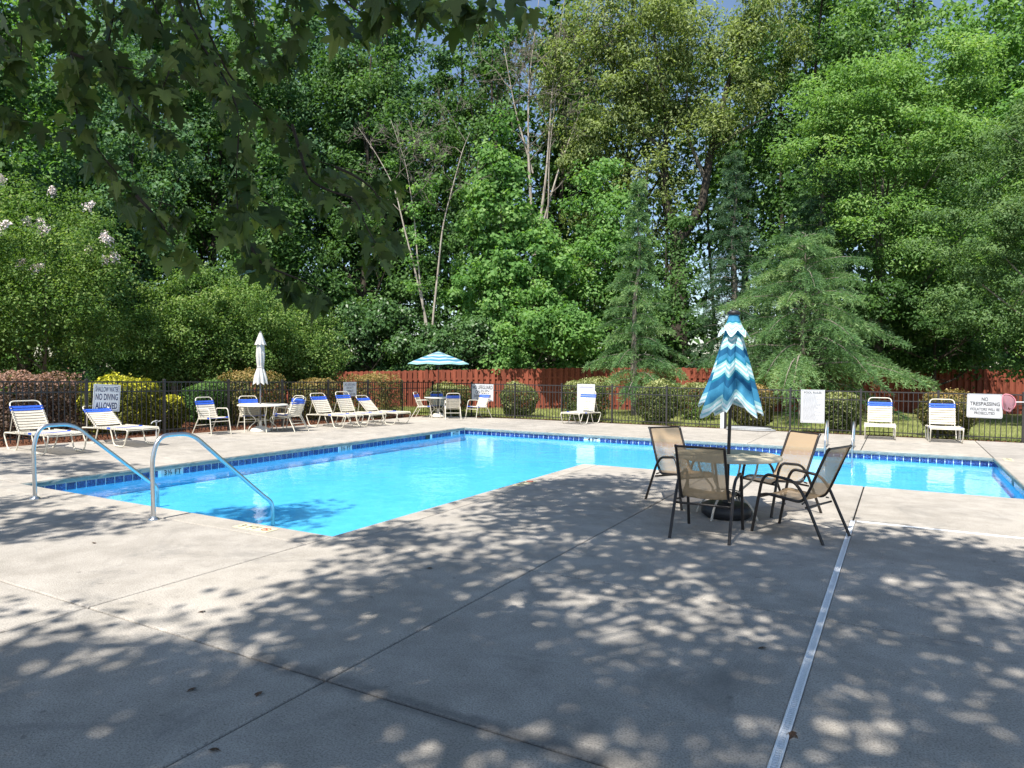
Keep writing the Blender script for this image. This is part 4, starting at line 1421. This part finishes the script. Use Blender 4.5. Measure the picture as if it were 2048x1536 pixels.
# leaning bare stems
def twigs(mb, p, d, L, r, depth, rs):
    d = d / np.linalg.norm(d)
    q = p + d * L * .5 + rs.normal(size=3) * L * .06
    e = p + d * L + rs.normal(size=3) * L * .10
    mb.tube([p, q, e], [r, r * .8, r * .55], 5 if r > .02 else 4, False)
    if depth == 0: return
    for k in range(rs.randint(2, 4)):
        nd = d + rs.normal(size=3) * .62 + np.array([0, 0, .05])
        s = p + (e - p) * rs.uniform(.45, 1.0)
        twigs(mb, s, nd, L * rs.uniform(.55, .85), max(.0085, r * .62), depth - 1, rs)
rs = np.random.RandomState(71)
root = empty('bare_tree', (-19.6, 26.9, -.1), 0, 'three leaning pale bare stems with twiggy tops, beside the open umbrella', 'tree')
sc_ = .872, .489
for pts, r0, tw in (([(0, 0), (.1, 1.8), (-.05, 3.6), (-.6, 6.0), (-1.25, 8.6), (-1.7, 10.4), (-2.6, 12.0), (-3.4, 13.2)], .085, 4), ([(0, .5), (-.2, 3.8), (-.55, 6.6), (-.75, 9.2), (-1.2, 11.6), (-1.9, 13.6)], .06, 3), ([(.1, 1.0), (.15, 4.0), (.35, 6.4), (.6, 8.6), (1.0, 10.4), (1.5, 12.2), (1.9, 13.0)], .07, 5)):
    P = [np.array([a * sc_[0], a * sc_[1] + rs.normal() * .05, z]) for a, z in pts]
    L = fillet(P, .7, 3)
    MB().tube(L, list(np.linspace(r0 * .9, .012, len(L))), 8).build('stem', M['barkpale'], root)
    mb = MB()
    for k in range(tw):
        i = int(len(L) * rs.uniform(.62, 1.0)) - 1
        twigs(mb, L[i], np.array([rs.normal() * .8 + (.35 if tw == 5 else 0), rs.normal() * .5, .75]), rs.uniform(.9, 1.6), .020, 4, rs)
    mb.build('twigs', M['barkgrey'], root)
V, t = clumps(np.array([(-.5 + rs.normal() * .5, -.2 + rs.normal() * .4, rs.uniform(5.5, 12.5)) for _ in range(26)]), .5, 70, .17, .6, rs)
quads('crown', V, 4, M['lf_bright'], t, root)
root = empty('bare_tree', (-18.2, 35.2, -.1), 0, 'cluster of tall pale bare trunks rising above the tulip tree', 'tree')
for pts, r0, tw in (([(0, 0), (-.1, 8), (-.5, 14), (-.55, 18), (.2, 24)], .17, 6), ([(-.1, 8), (.5, 13), (.9, 18), (1.5, 23)], .12, 5), ([(.3, 10), (1.2, 13.2), (2.4, 16.5), (3.4, 18.6)], .085, 4), ([(-.3, 13), (-1.3, 16.5), (-1.9, 20)], .08, 4), ([(0, 6), (.7, 10.5), (.75, 14), (1.2, 19)], .08, 3)):
    P = [np.array([a * sc_[0], a * sc_[1] + rs.normal() * .1, z]) for a, z in pts]
    L = fillet(P, 1.2, 3)
    MB().tube(L, list(np.linspace(r0 * .72, .018, len(L))), 8).build('stem', M['barkpale'], root)
    mb = MB()
    for k in range(tw):
        i = int(len(L) * rs.uniform(.55, 1.0)) - 1
        twigs(mb, L[i], np.array([rs.normal() * .9, rs.normal() * .6, .8]), rs.uniform(1.3, 2.6), .034, 4, rs)
    mb.build('twigs', M['barkgrey'], root)

# deodar cedars: drooping tiers of needled boughs
def cedar(x, y, h, rad, nb, mat, label, seed, z0=.5, z00=-.05, tw=20, nn=17, pw=.85, needle=.12):
    rs = np.random.RandomState(seed)
    root = empty('cedar_tree', (x, y, z00), 0, label, 'tree', 'drooping cedars before the red fence')
    P = wander((0, 0, -.2), (.05, 0, h), 7, h * .006, rs)
    MB().tube(P, list(np.linspace(.016 * h + .02, .012, 7)), 8).build('trunk', M['barkgrey'], root)
    C = []; D = []; T = []
    bm = MB()
    for b in range(nb):
        f = (b + rs.rand()) / nb
        z = z0 + (h - z0) * f ** 1.05
        L = rad * max(.05, (1 - f)) ** pw * rs.uniform(.72, 1.12) + .12
        a = b * 2.39996 + rs.normal() * .3
        if f < .12: L *= rs.uniform(.8, 1.15)
        dr = np.array([cos(a), sin(a), 0]); sd = np.array([-sin(a), cos(a), 0])
        up0 = rs.uniform(.06, .34) + .25 * f; dp = rs.uniform(.34, .62)
        def pt(s): return np.array([0, 0, z]) + dr * L * s + np.array([0, 0, L * (up0 * s - dp * s * s)])
        pts = [pt(s) for s in np.linspace(0, 1, 6)]
        bm.tube(pts, list(np.linspace(.010 + .010 * L, .004, 6)), 4, False)
        bt = rs.rand()
        m = max(6, int(tw * (.35 + .65 * L / rad)))
        for k in range(m):
            s = .12 + .88 * (k + rs.rand()) / m
            p = pt(s); sg = 1 if k % 2 else -1
            tl = (.20 * L * (1.15 - s) + .17) * rs.uniform(.7, 1.3)
            d = unit(sd * sg * rs.uniform(.5, 1.0) + dr * rs.uniform(.4, .9) + np.array([0, 0, rs.uniform(-.55, -.05)]))
            q = np.linspace(.05, 1, nn)[:, None]
            pp = p + d * tl * q + np.array([0, 0, -.55 * tl]) * q * q
            C.append(pp); D.append(np.repeat(d[None], nn, 0)); T.append(np.linspace(.30, .62, nn) + .40 * (bt - .5) + rs.normal(size=nn) * .10)
    C = np.concatenate(C); D = np.concatenate(D); T = np.concatenate(T)
    n = len(C)
    dirn = unit(D * .8 + rs.normal(size=(n, 3)) * .55 + np.array([0, 0, -.15]))
    nr = unit(np.cross(dirn, rs.normal(size=(n, 3)))); nr[:, 2] = np.abs(nr[:, 2])
    bb = unit(np.cross(dirn, nr))
    Ln = (needle * (.7 + .6 * rs.rand(n)))[:, None]; Wn = Ln * .115
    V = np.stack([C - bb * Wn * .5, C + dirn * Ln * .5 - bb * Wn * .6 + 0, C + dirn * Ln, C + dirn * Ln * .5 + bb * Wn * .6], 1)
    bm.build('boughs', M['barkgrey'], root)
    quads('crown', V, 4, M[mat], T, root)
    return root
cedar(-9.0, 25.9, 9.2, 2.35, 72, 'lf_cedar', 'slim pointed cedar standing before the red fence at centre right', 81, 1.0, tw=32, nn=30, pw=1.3, needle=.15)
cedar(-3.2, 27.6, 6.9, 4.4, 62, 'lf_cedar', 'broad drooping cedar behind the striped closed umbrella', 82, 1.5, tw=46, nn=34, pw=.55, needle=.165)
cedar(-6.6, 31.8, 11.5, 2.5, 100, 'lf_cedardk', 'dark blue green cedar in shade behind the two nearer cedars', 83, 1.4, tw=24, nn=24, needle=.17)
cedar(-2.9, 31.6, 12.0, 2.6, 100, 'lf_cedardk', 'tall dark cedar rising behind the broad drooping cedar', 84, 2.0, tw=26, nn=24, pw=.7, needle=.17)

# crepe myrtles behind the left fence
def myrtle(x, y, h, w, label, seed, n, per, flowers=0, mat='lf_myrtle', leaf=.085):
    rs = np.random.RandomState(seed)
    root = empty('crepe_myrtle', (x, y, .02), 0, label, 'tree', 'crepe myrtles behind the left fence')
    bl = [(0, 0, h * .72, w * .8, w * .8, h * .26), (w * .45, .3, h * .55, w * .6, w * .6, h * .28), (-w * .4, -.3, h * .58, w * .65, w * .65, h * .28), (.1, .2 * w, h * .42, w * .8, w * .8, h * .20), (.1, -.4 * w, h * .48, w * .6, w * .6, h * .24)]
    C = blob_centers(bl, n, rs, .55)
    for k in range(8):
        a = k * 2.4 + rs.rand(); q = C[rs.randint(len(C))]
        s = np.array([.18 * cos(a), .18 * sin(a), -.1])
        L = fillet([s, s * 2.2 + np.array([0, 0, h * .28]), q], h * .12, 4)
        MB().tube(L, list(np.linspace(.035 + .004 * h, .008, len(L))), 6).build('stem', M['barktan'], root)
    V, t = clumps(C, .46 if h < 6 else .58, per, leaf, .55, rs, .75, .45, .30)
    quads('crown', V, 4, M[mat], t, root)
    if flowers:
        cand = C[(C[:, 2] > h * .52) & (C[:, 0] - C[:, 1] * .4 > w * .12)]
        for i in rs.permutation(len(cand))[:flowers]:
            c = cand[i] + np.array([.34, -.26, .36])
            m = 90
            u_ = rs.rand(m)
            ctr = c + unit(rs.normal(size=(m, 3))) * (.15 * (1 - u_ * .5) * rs.rand(m) ** .4)[:, None] + np.array([rs.normal() * .10, rs.normal() * .1, .16]) * u_[:, None]
            quads('flower_cluster', leaf_quads(ctr, unit(rs.normal(size=(m, 3))), .055, .8, rs), 4, M['petal'], None, root)
    return root
myrtle(-20.9, 10.2, 7.0, 2.9, 'large crepe myrtle with pale flower clusters at the left edge', 91, 330, 165, 26)
myrtle(-19.6, 13.9, 5.0, 1.6, 'crepe myrtle without flowers, next to the big flowering one', 92, 150, 170)
myrtle(-19.0, 15.9, 5.2, 1.6, 'rounded crepe myrtle left of the closed white umbrella', 93, 150, 170)
myrtle(-18.6, 17.9, 4.5, 1.35, 'smaller crepe myrtle right behind the closed white umbrella', 94, 110, 170)
myrtle(-24.5, 8.0, 6.0, 2.6, 'dark crepe myrtle in shade at the far left edge', 95, 150, 150, 0, 'lf_dark', .11)
myrtle(-22.5, 14.6, 3.6, 2.2, 'low dark shrubby tree beneath the crepe myrtles', 96, 110, 150, 0, 'lf_dark', .10)
myrtle(-20.6, 19.4, 3.4, 1.6, 'low dark shrubby tree between the white umbrella and glossy tree', 97, 90, 150, 0, 'lf_dark', .10)

# clipped shrubs along the fence
def shrub(x, y, w, h, mat, label, seed, zb=0.0, square=3.2, n=8000, leaf=.062, d=None, tipmat=None):
    rs = np.random.RandomState(seed)
    root = empty('clipped_shrub', (x, y, zb), 0, label, 'shrub', 'clipped shrubs along the pool fence')
    d = d or w
    for k in range(5):
        a = k * 1.3 + rs.rand()
        MB().tube([(.05 * cos(a), .05 * sin(a), -.05), (.14 * w * cos(a), .14 * d * sin(a), h * .35), (.3 * w * cos(a), .3 * d * sin(a), h * .7)], [.016, .012, .005], 5).build('stem', M['barkdark'], root)
    v = unit(rs.normal(size=(n, 3)))
    p = square
    rr = 1.0 / (np.abs(v) ** p).sum(1) ** (1 / p)
    ph = rs.rand(6) * 6.28
    wob = 1 + .07 * np.sin(v[:, 0] * 5 + ph[0]) + .07 * np.sin(v[:, 1] * 6 + ph[1]) + .07 * np.sin(v[:, 2] * 7 + ph[2] + v[:, 0] * 4)
    dep = 1 - .26 * rs.rand(n) ** 2.0
    lump = np.sin(v[:, 0] * 13 + ph[3]) * np.sin(v[:, 1] * 12 + ph[4]) * np.sin(v[:, 2] * 14 + ph[5])
    dep = dep + .07 * lump + (rs.rand(n) > .965) * rs.rand(n) * .13
    S = v * (rr * wob * dep)[:, None]
    C = S * np.array([w / 2, d / 2, h * .5]) + np.array([0, 0, h * .52])
    C[:, :2] *= (1 - .16 * np.clip(.45 - C[:, 2:3] / h, 0, 1) / .45)
    Nn = unit(v * .7 + rs.normal(size=(n, 3)) * .6 + np.array([0, 0, .25]))
    V = leaf_quads(C, Nn, leaf, .6, rs, 0)
    top_tone = np.clip((C[:, 2] / h - .80) * 3.0, 0, .42)        # leaf tone rises towards the trimmed top
    t = .36 + rs.normal(size=n) * .22 + top_tone
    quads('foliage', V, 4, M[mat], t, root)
    return root
shrub(-17.9, 8.6, 1.9, 1.42, 'lf_purple', 'purple leaved clipped shrub behind the leftmost lounger', 1, .08, n=13000)
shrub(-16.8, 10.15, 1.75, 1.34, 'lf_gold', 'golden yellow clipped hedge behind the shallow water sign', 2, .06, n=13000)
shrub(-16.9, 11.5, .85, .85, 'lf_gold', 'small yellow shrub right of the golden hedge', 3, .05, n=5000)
shrub(-17.2, 12.95, 1.2, 1.25, 'lf_dark', 'dark green shrub behind the lone white chair', 4, .05, 2.4, 8000, .065)
shrub(-16.9, 14.2, 1.75, 1.55, 'lf_bronze', 'bronze tipped clipped shrub behind the closed white umbrella', 5, .03)
shrub(-16.9, 16.9, 1.45, 1.32, 'lf_bronze', 'clipped shrub behind the first raised lounger backrest', 6, .0)
shrub(-16.35, 19.0, 1.75, 1.5, 'lf_bronze', 'big clipped shrub with golden top by the small greyish sign', 7, -.02)
shrub(-15.6, 22.7, 1.5, 1.13, 'lf_holly', 'dark clipped shrub behind the open umbrella table', 8, -.03, n=9000)
shrub(-12.3, 22.45, 1.32, 1.22, 'lf_holly', 'clipped cube shrub right of the larger no lifeguard sign', 9, -.03)
shrub(-9.5, 22.25, 1.45, 1.42, 'lf_holly', 'tall clipped shrub behind the lavender headed board', 10, -.03)
shrub(-6.95, 22.25, 1.35, 1.36, 'lf_holly', 'round clipped shrub left of the striped closed umbrella', 11, -.03, 2.6)
shrub(-6.3, 24.9, 1.25, 1.30, 'lf_holly', 'clipped shrub farther back, just left of the striped umbrella', 12, -.03)
shrub(-3.95, 22.2, 1.25, 1.27, 'lf_bronze', 'clipped shrub half hidden behind the striped umbrella', 13, -.03, 2.8)
shrub(-1.5, 22.25, .95, 1.12, 'lf_holly', 'clipped shrub right beside the pool rules notice', 14, -.03)
shrub(1.15, 22.45, 1.30, 1.22, 'lf_bronze', 'clipped shrub behind the rightmost lounger', 15, -.03)
# low loose plants on the lawn edge
def weed(x, y, h, label, seed, mat='lf_bright', n=260):
    rs = np.random.RandomState(seed)
    root = empty('small_plant', (x, y, -.03), 0, label, 'plant', 'small plants on the lawn')
    MB().tube([(0, 0, -.03), (.02, .01, h * .5), (.03, 0, h * .8)], .006, 4).build('stem', M['barkdark'], root)
    C = np.stack([rs.normal(size=n) * h * .28, rs.normal(size=n) * h * .28, h * (.15 + .85 * rs.rand(n))], 1)
    quads('foliage', leaf_quads(C, unit(rs.normal(size=(n, 3)) + np.array([0, 0, .6])), .06, .5, rs), 4, M[mat], rs.rand(n), root)
weed(-5.6, 22.3, .75, 'loose green plant on the lawn left of the striped umbrella', 1, 'lf_myrtle', 420)
weed(-8.6, 28.3, .55, 'little green plant at the foot of the slim cedar', 2)
weed(-1.0, 30.8, .55, 'little plant before the shaded red fence near the ladder', 3)
weed(-17.0, 13.4, .5, 'spiky green plant in the mulch behind the white table', 4, 'lf_myrtle')

# lawn blades and mulch chips
rs = np.random.RandomState(5)
n = 90000
P = np.stack([rs.uniform(-20, 6.5, n), 21.62 + rs.rand(n) ** 1.25 * 15, np.zeros(n)], 1)
u_ = RF_B - RF_A; u_ = u_ / np.linalg.norm(u_); nrm = np.array([-u_[1], u_[0]])
P = P[((P[:, :2] - RF_A) @ nrm) < -.12]
patch = np.sin(P[:, 0] * 1.3 + 2 * np.sin(P[:, 1] * .8)) + np.sin(P[:, 1] * 1.9 + P[:, 0] * .6)
P = P[(patch + rs.normal(size=len(P)) * .9) > -1.5]
n = len(P); P[:, 2] = -.04
a = rs.rand(n) * 6.28; L = rs.uniform(.04, .11, n)
lean = rs.normal(size=(n, 2)) * .045
tip = P + np.stack([lean[:, 0], lean[:, 1], L + .02], 1)
sd = np.stack([np.cos(a), np.sin(a), np.zeros(n)], 1) * .009
V = np.stack([P - sd, P + sd, tip], 1)
o = quads('grass', V, 3, M['grass'], rs.rand(n)); o['kind'] = 'stuff'
n = 9000
P = np.concatenate([np.stack([rs.uniform(-18.5, -15.5, n), rs.uniform(4.5, 21.3, n)], 1), np.stack([rs.uniform(-15, 4, n // 2), 21.45 + np.abs(rs.normal(size=n // 2)) * .16], 1)])
n = len(P)
zz = np.array([(.125 - .0125 * (p[1] - 8) if p[0] < -15.4 else -.02) for p in P]) + rs.rand(n) * .02
C = np.concatenate([P, zz[:, None]], 1)
V = leaf_quads(C, unit(rs.normal(size=(n, 3)) * .5 + np.array([0, 0, 1])), .06, .4, rs)
o = quads('mulch_chips', V, 4, M['mulch'], None); o['kind'] = 'stuff'

# ---------------------------------------------------------------- red maple over the camera
half = [(0, 0), (.08, -.05), (.20, -.08), (.31, -.02), (.26, .08), (.24, .15), (.38, .19), (.46, .27), (.60, .48), (.46, .43), (.36, .46), (.22, .40), (.20, .52), (.24, .62), (.15, .68), (.13, .82), (.05, .93), (0, 1.06)]
def maple_leaf(name, tone, curl, fold):
    V = []; F = []
    for s in (-1, 1):
        b = len(V)
        for (x, d) in half:
            V.append((s * x, -fold * abs(x) ** 1.3 - curl * d * d, -d))
        idx = list(range(b, b + len(half)))
        F.append(tuple(idx) if s > 0 else tuple(reversed(idx)))
    b = len(V)
    V += [(-.010, 0, 0), (.010, 0, 0), (.008, .10, .55), (-.008, .10, .55)]
    F.append((b, b + 1, b + 2, b + 3))
    me = bpy.data.meshes.new(name)
    me.from_pydata(V, [], F); me.materials.append(M['lf_maple'])
    a = me.attributes.new('tone', 'FLOAT', 'POINT')
    hv = np.array([tone + .22 * (1 - min(1, abs(v[0]) * 3.2)) - .05 for v in V], np.float32)
    a.data.foreach_set('value', np.clip(hv, 0, 1))
    return me
LV = [maple_leaf('leaf', .25, .18, .25), maple_leaf('leaf', .5, .30, .10), maple_leaf('leaf', .75, .10, .35), maple_leaf('leaf', .4, .4, .5), maple_leaf('leaf', .95, .22, .2)]
TWIGS = [
 [(-2.73,1.45,3.22),(-2.79,1.48,3.14),(-2.84,1.53,3.02),(-2.89,1.57,2.91),(-2.94,1.60,2.78),(-2.96,1.66,2.71),(-2.94,1.74,2.60),(-2.91,1.83,2.50),(-2.80,1.96,2.45)],
 [(-2.71,1.46,2.91),(-2.68,1.55,2.90),(-2.60,1.66,2.90)],
 [(-2.78,1.88,3.51),(-2.65,1.89,3.22),(-2.53,1.89,3.06),(-2.42,1.88,2.95),(-2.33,1.86,2.85),(-2.25,1.84,2.72),(-2.21,1.79,2.47),(-2.15,1.75,2.30)],
 [(-2.86,2.06,3.58),(-2.88,2.13,3.40),(-2.81,2.23,3.14),(-2.74,2.34,3.01),(-2.64,2.46,2.94),(-2.61,2.55,2.80),(-2.54,2.66,2.78),(-2.35,2.83,2.74)],
 [(-2.49,2.33,2.88),(-2.38,2.32,2.61),(-2.25,2.33,2.54),(-2.11,2.34,2.50),(-2.03,2.31,2.37),(-1.94,2.30,2.25)],
 [(-2.50,2.04,2.50),(-2.46,2.13,2.48),(-2.45,2.20,2.46)],
 [(-2.50,2.04,2.39),(-2.38,2.04,2.19),(-2.17,2.09,2.11),(-2.05,2.08,2.06)],
 [(-2.93,1.22,2.73),(-2.95,1.28,2.72),(-2.95,1.35,2.72),(-2.94,1.43,2.71)],
 [(-1.75,1.77,3.14),(-1.65,1.76,2.98),(-1.56,1.74,2.91),(-1.48,1.71,2.86)],
 [(-1.47,1.70,3.00),(-1.38,1.68,2.90),(-1.23,1.69,2.86),(-1.08,1.71,2.82),(-0.95,1.71,2.80)],
 [(-2.55,1.61,2.40),(-2.53,1.69,2.32),(-2.53,1.76,2.23)],
 [(-3.26,1.95,3.19),(-3.14,1.95,2.98),(-3.00,1.96,2.86),(-2.86,1.97,2.80)],
 [(-2.10,2.03,3.36),(-2.16,2.07,3.27),(-2.21,2.11,3.20),(-2.27,2.14,3.13),(-2.33,2.18,3.11)],
 [(-2.78,1.77,3.43),(-2.68,1.75,3.27),(-2.57,1.74,3.08),(-2.49,1.72,2.92),(-2.48,1.66,2.78)],
 [(-2.47,1.48,3.20),(-2.53,1.52,3.12),(-2.60,1.55,3.01),(-2.68,1.57,2.96)],
 [(-2.96,1.44,3.31),(-2.88,1.41,3.16),(-2.84,1.36,2.98),(-2.79,1.33,2.85)],
 [(-2.41,1.97,3.43),(-2.44,2.02,3.32),(-2.46,2.08,3.20),(-2.48,2.14,3.12)],
 [(-2.28,2.39,2.67),(-2.26,2.47,2.66),(-2.21,2.57,2.61),(-2.20,2.64,2.52),(-2.21,2.70,2.38)],
]
rs = np.random.RandomState(101)
TX, TY = -3.6, -3.4
maple = empty('maple_tree', (TX, TY, 0), 0, 'shading maple whose leafy twigs hang into the top left corner', 'tree')
O = np.array([TX, TY, 0])
TP = fillet([np.array(p) for p in ((0, 0, -.2), (.05, .05, 2.0), (.2, .3, 4.0), (.5, .9, 6.5), (.9, 1.3, 12.0))], .8, 4)
MB().tube(TP, list(np.linspace(.24, .07, len(TP))), 12).build('trunk', M['barkgrey'], maple)
def limb(pts, r0, r1, name='limb'):
    L = fillet([np.array(p) - O for p in pts], .5, 4)
    MB().tube(L, list(np.linspace(r0, r1, len(L))), 8).build(name, M['barkgrey'], maple)
limb([(-3.4, -3.1, 4.0), (-3.1, -1.2, 4.9), (-2.8, .5, 4.7), (-2.7, 1.3, 4.1)], .075, .018)
limb([(-3.1, -1.2, 4.9), (-2.2, .4, 4.8), (-1.6, 1.2, 4.3)], .05, .012)
leaves = []
for ti, tw in enumerate(TWIGS):
    P = [np.array(p) for p in tw]
    if tw[0][2] > 3.1:
        hub = np.array((-2.7, 1.25, 4.12)) if tw[0][0] < -2.2 else np.array((-1.62, 1.2, 4.3))
        P = [hub, (hub + P[0]) / 2 + np.array([0, .05, .10])] + P
    elif tw[0] == (-2.93, 1.22, 2.73):
        P = [np.array((-2.9, .9, 3.9)), np.array((-2.92, 1.12, 3.0))] + P
    L = fillet(P, .06, 3)
    MB().tube([p - O for p in L], list(np.linspace(.0075, .0022, len(L))), 5).build('twig', M['barkdark'], maple)
    seg = np.array(L)
    dist = np.concatenate([[0], np.cumsum(np.linalg.norm(np.diff(seg, axis=0), axis=1))])
    s0 = 0.02 if tw[0][2] <= 3.1 else dist[-1] - sum(np.linalg.norm(np.array(tw[i + 1]) - np.array(tw[i])) for i in range(len(tw) - 1))
    d = s0
    while d < dist[-1] + .001:
        p = np.array([np.interp(d, dist, seg[:, k]) for k in range(3)])
        end = d > dist[-1] - .07
        for k in range(5 if end else rs.randint(3, 5)):
            leaves.append((p, rs.uniform(.055, .105)))
        d += rs.uniform(.036, .062)
    for k in range(4):
        leaves.append((seg[-1], rs.uniform(.065, .10)))
order = rs.permutation(len(leaves))
extra = []
nl_ = 0
for i in order:
    p, sz = leaves[i]
    hd = rs.rand() * 6.28
    q = p + np.array([cos(hd), sin(hd), 0]) * rs.uniform(.02, .08) + np.array([0, 0, -rs.uniform(.01, .06)])
    tiltx = R(rs.normal(16, 30)); tilty = R(rs.normal(0, 24))
    # the petiole runs back up to the twig
    if nl_ < 300:
        link('leaf', LV[rs.randint(5)], maple, tuple(q - O), (tiltx, tilty, hd + pi / 2 + rs.normal() * .5), (sz, sz, sz)); nl_ += 1
    else:
        extra.append((q, sz))
if extra:
    base = np.array([(x, -.15 * abs(x), -d) for x, d in half] + [(-x, -.15 * abs(x), -d) for x, d in reversed(half[1:-1])])
    V = []
    for q, sz in extra:
        a = rs.rand() * 6.28; tx = R(rs.normal(12, 24))
        b = base * sz
        y = b[:, 1] * cos(tx) - b[:, 2] * sin(tx); z = b[:, 1] * sin(tx) + b[:, 2] * cos(tx)
        V.append(np.stack([b[:, 0] * cos(a) - y * sin(a), b[:, 0] * sin(a) + y * cos(a), z], 1) + q - O)
    o = quads('leaves', np.array(V), len(base), M['lf_maple'], rs.rand(len(V)), maple); o['kind'] = 'stuff'

# the crown overhead, wide and open enough to dapple the deck
k = math.tan(R(90 - SUN_EL))
cs = []
def canopy(n, gx, gy, sx, sy, z0, z1, test=None):
    m = 0
    while m < n:
        a = rs.rand() * 6.28; r = rs.rand() ** .5
        x = gx + sx * r * cos(a); y = gy + sy * r * sin(a)
        if test and not test(x, y): continue
        m += 1
        z = rs.uniform(z0, z1)
        yy = y - z * k
        d = x * FWD[0] + yy * FWD[1]; s = x * RGT[0] + yy * RGT[1]
        if d > 0 and abs(s) < d * .92 and (z - 1.75 - .9) < d * .66: continue
        cs.append((x, yy, z))
def gaps(x, y, thr=-.35):
    # clumpy crown: holes between the boughs
    g = sin(x * 1.35 + 1.1 * sin(y * .9)) + sin(y * 1.15 + .8 * sin(x * .8 + 1)) + .6 * sin(x * 2.6 - y * 2.1)
    return g > thr
def edge(y): return -4.45 - .16 * max(0, min(5, y - 3)) + .35 * sin(y * 2.3)
canopy(116, -1.4, 3.6, 4.4, 5.4, 6.6, 10.5, lambda x, y: x > edge(y) and x < 3.4 and gaps(x, y, -1.25) and not (x > .1 and 5.4 < y < 7.6 and rs.rand() < .7))
canopy(30, -1.8, 8.7, 3.4, 2.0, 8.5, 11.5, lambda x, y: x > -5.2 and gaps(x, y, -.8) and not (x > -.9 and y > 7.9))
canopy(64, -.6, -2.6, 4.6, 4.0, 7.0, 11.0, lambda x, y: x > -3.8)
canopy(13, -2.2, 3.75, 1.5, .9, 8.0, 12.0)
canopy(4, -1.0, 3.5, 1.2, .6, 8.0, 12.0)
canopy(13, -3.8, 1.2, 1.0, 1.3, 9.0, 12.5)
cs = np.array(cs)
V, t = clumps(cs, .95, 190, .125, .85, rs, .55, .9, .25)
quads('crown', V - O.astype(np.float32), 4, M['lf_maple'], t, maple)
far = cs[rs.permutation(len(cs))[:36]]
far = far[far[:, 0] > -4.4]
for q in far:
    s = TP[int(len(TP) * rs.uniform(.45, .95))] + O
    L = fillet([s, (s + q) / 2 + np.array([0, 0, .4]) + rs.normal(size=3) * .2, q], .8, 4)
    d_ = [(p[0] * FWD[0] + p[1] * FWD[1], p[2]) for p in L]
    if any(a > .3 and (z - 1.75) < a * .62 for a, z in d_): continue
    MB().tube([p - O for p in L], list(np.linspace(.055, .01, len(L))), 6).build('limb', M['barkgrey'], maple)

# a second maple out of view on the left, whose boughs finger the deck with shade
rs = np.random.RandomState(140)
TX, TY = -13.5, -2.6
O = np.array([TX, TY, 0])
m2 = empty('maple_tree', (TX, TY, 0), 0, 'second maple beyond the left edge of the view, shading the far deck corner', 'tree')
TP = fillet([np.array(p) for p in ((0, 0, -.2), (.1, 0, 3.0), (0, .2, 6.5), (.2, .1, 11))], .8, 4)
MB().tube(TP, list(np.linspace(.20, .05, len(TP))), 10).build('trunk', M['barkgrey'], m2)
cs = []
canopy(9, -9.7, 4.1, 2.1, .9, 8.0, 10.0)
canopy(7, -12.9, 6.2, 2.0, 1.0, 8.5, 10.5)
canopy(4, -8.4, 6.8, 1.6, .5, 8.5, 10.5)
canopy(40, -14.5, 2.0, 3.4, 3.2, 7.0, 11.0, lambda x, y: x < -12.5)
cs = np.array(cs)
V, t = clumps(cs, .75, 170, .135, .85, rs, .5, .9, .25)
quads('crown', V - O.astype(np.float32), 4, M['lf_maple'], t, m2)
for q in cs[:14]:
    s = TP[int(len(TP) * rs.uniform(.5, .85))] + O
    L = fillet([s, (s + q) / 2 + np.array([0, -.5, .3]), q], .8, 4)
    MB().tube([p - O for p in L], list(np.linspace(.035, .008, len(L))), 5).build('limb', M['barkgrey'], m2)

# fallen leaves on the deck
for i, (x, y, lab) in enumerate(((-.72, 4.55, 'dark fallen leaf on the shaded deck left of the drain'), (-.42, 3.55, 'brown fallen leaf lying beside the white drain'), (-2.95, 2.55, 'dry fallen leaf near the crossing of two deck joints'), (-3.3, 2.4, 'second dry fallen leaf left of the joint crossing'),
                                 (-3.55, 4.9, 'dark fallen leaf on the deck right of the pool corner'), (-4.3, 3.2, 'fallen leaf on the dappled slab below the pool corner'), (-6.9, 3.9, 'tiny fallen leaf on the sunlit deck before the handrails'), (-2.7, 2.05, 'curled brown leaf in the bottom shade'))):
    o = link('fallen_leaf', LV[3].copy(), None, (x, y, .016), (R(88), R(RNG.uniform(-8, 8)), RNG.rand() * 6), (.055, .055, .055))
    o.data.materials.clear(); o.data.materials.append(M['deadleaf'])
    setp(o, lab, 'leaf', 'fallen leaves on the deck')
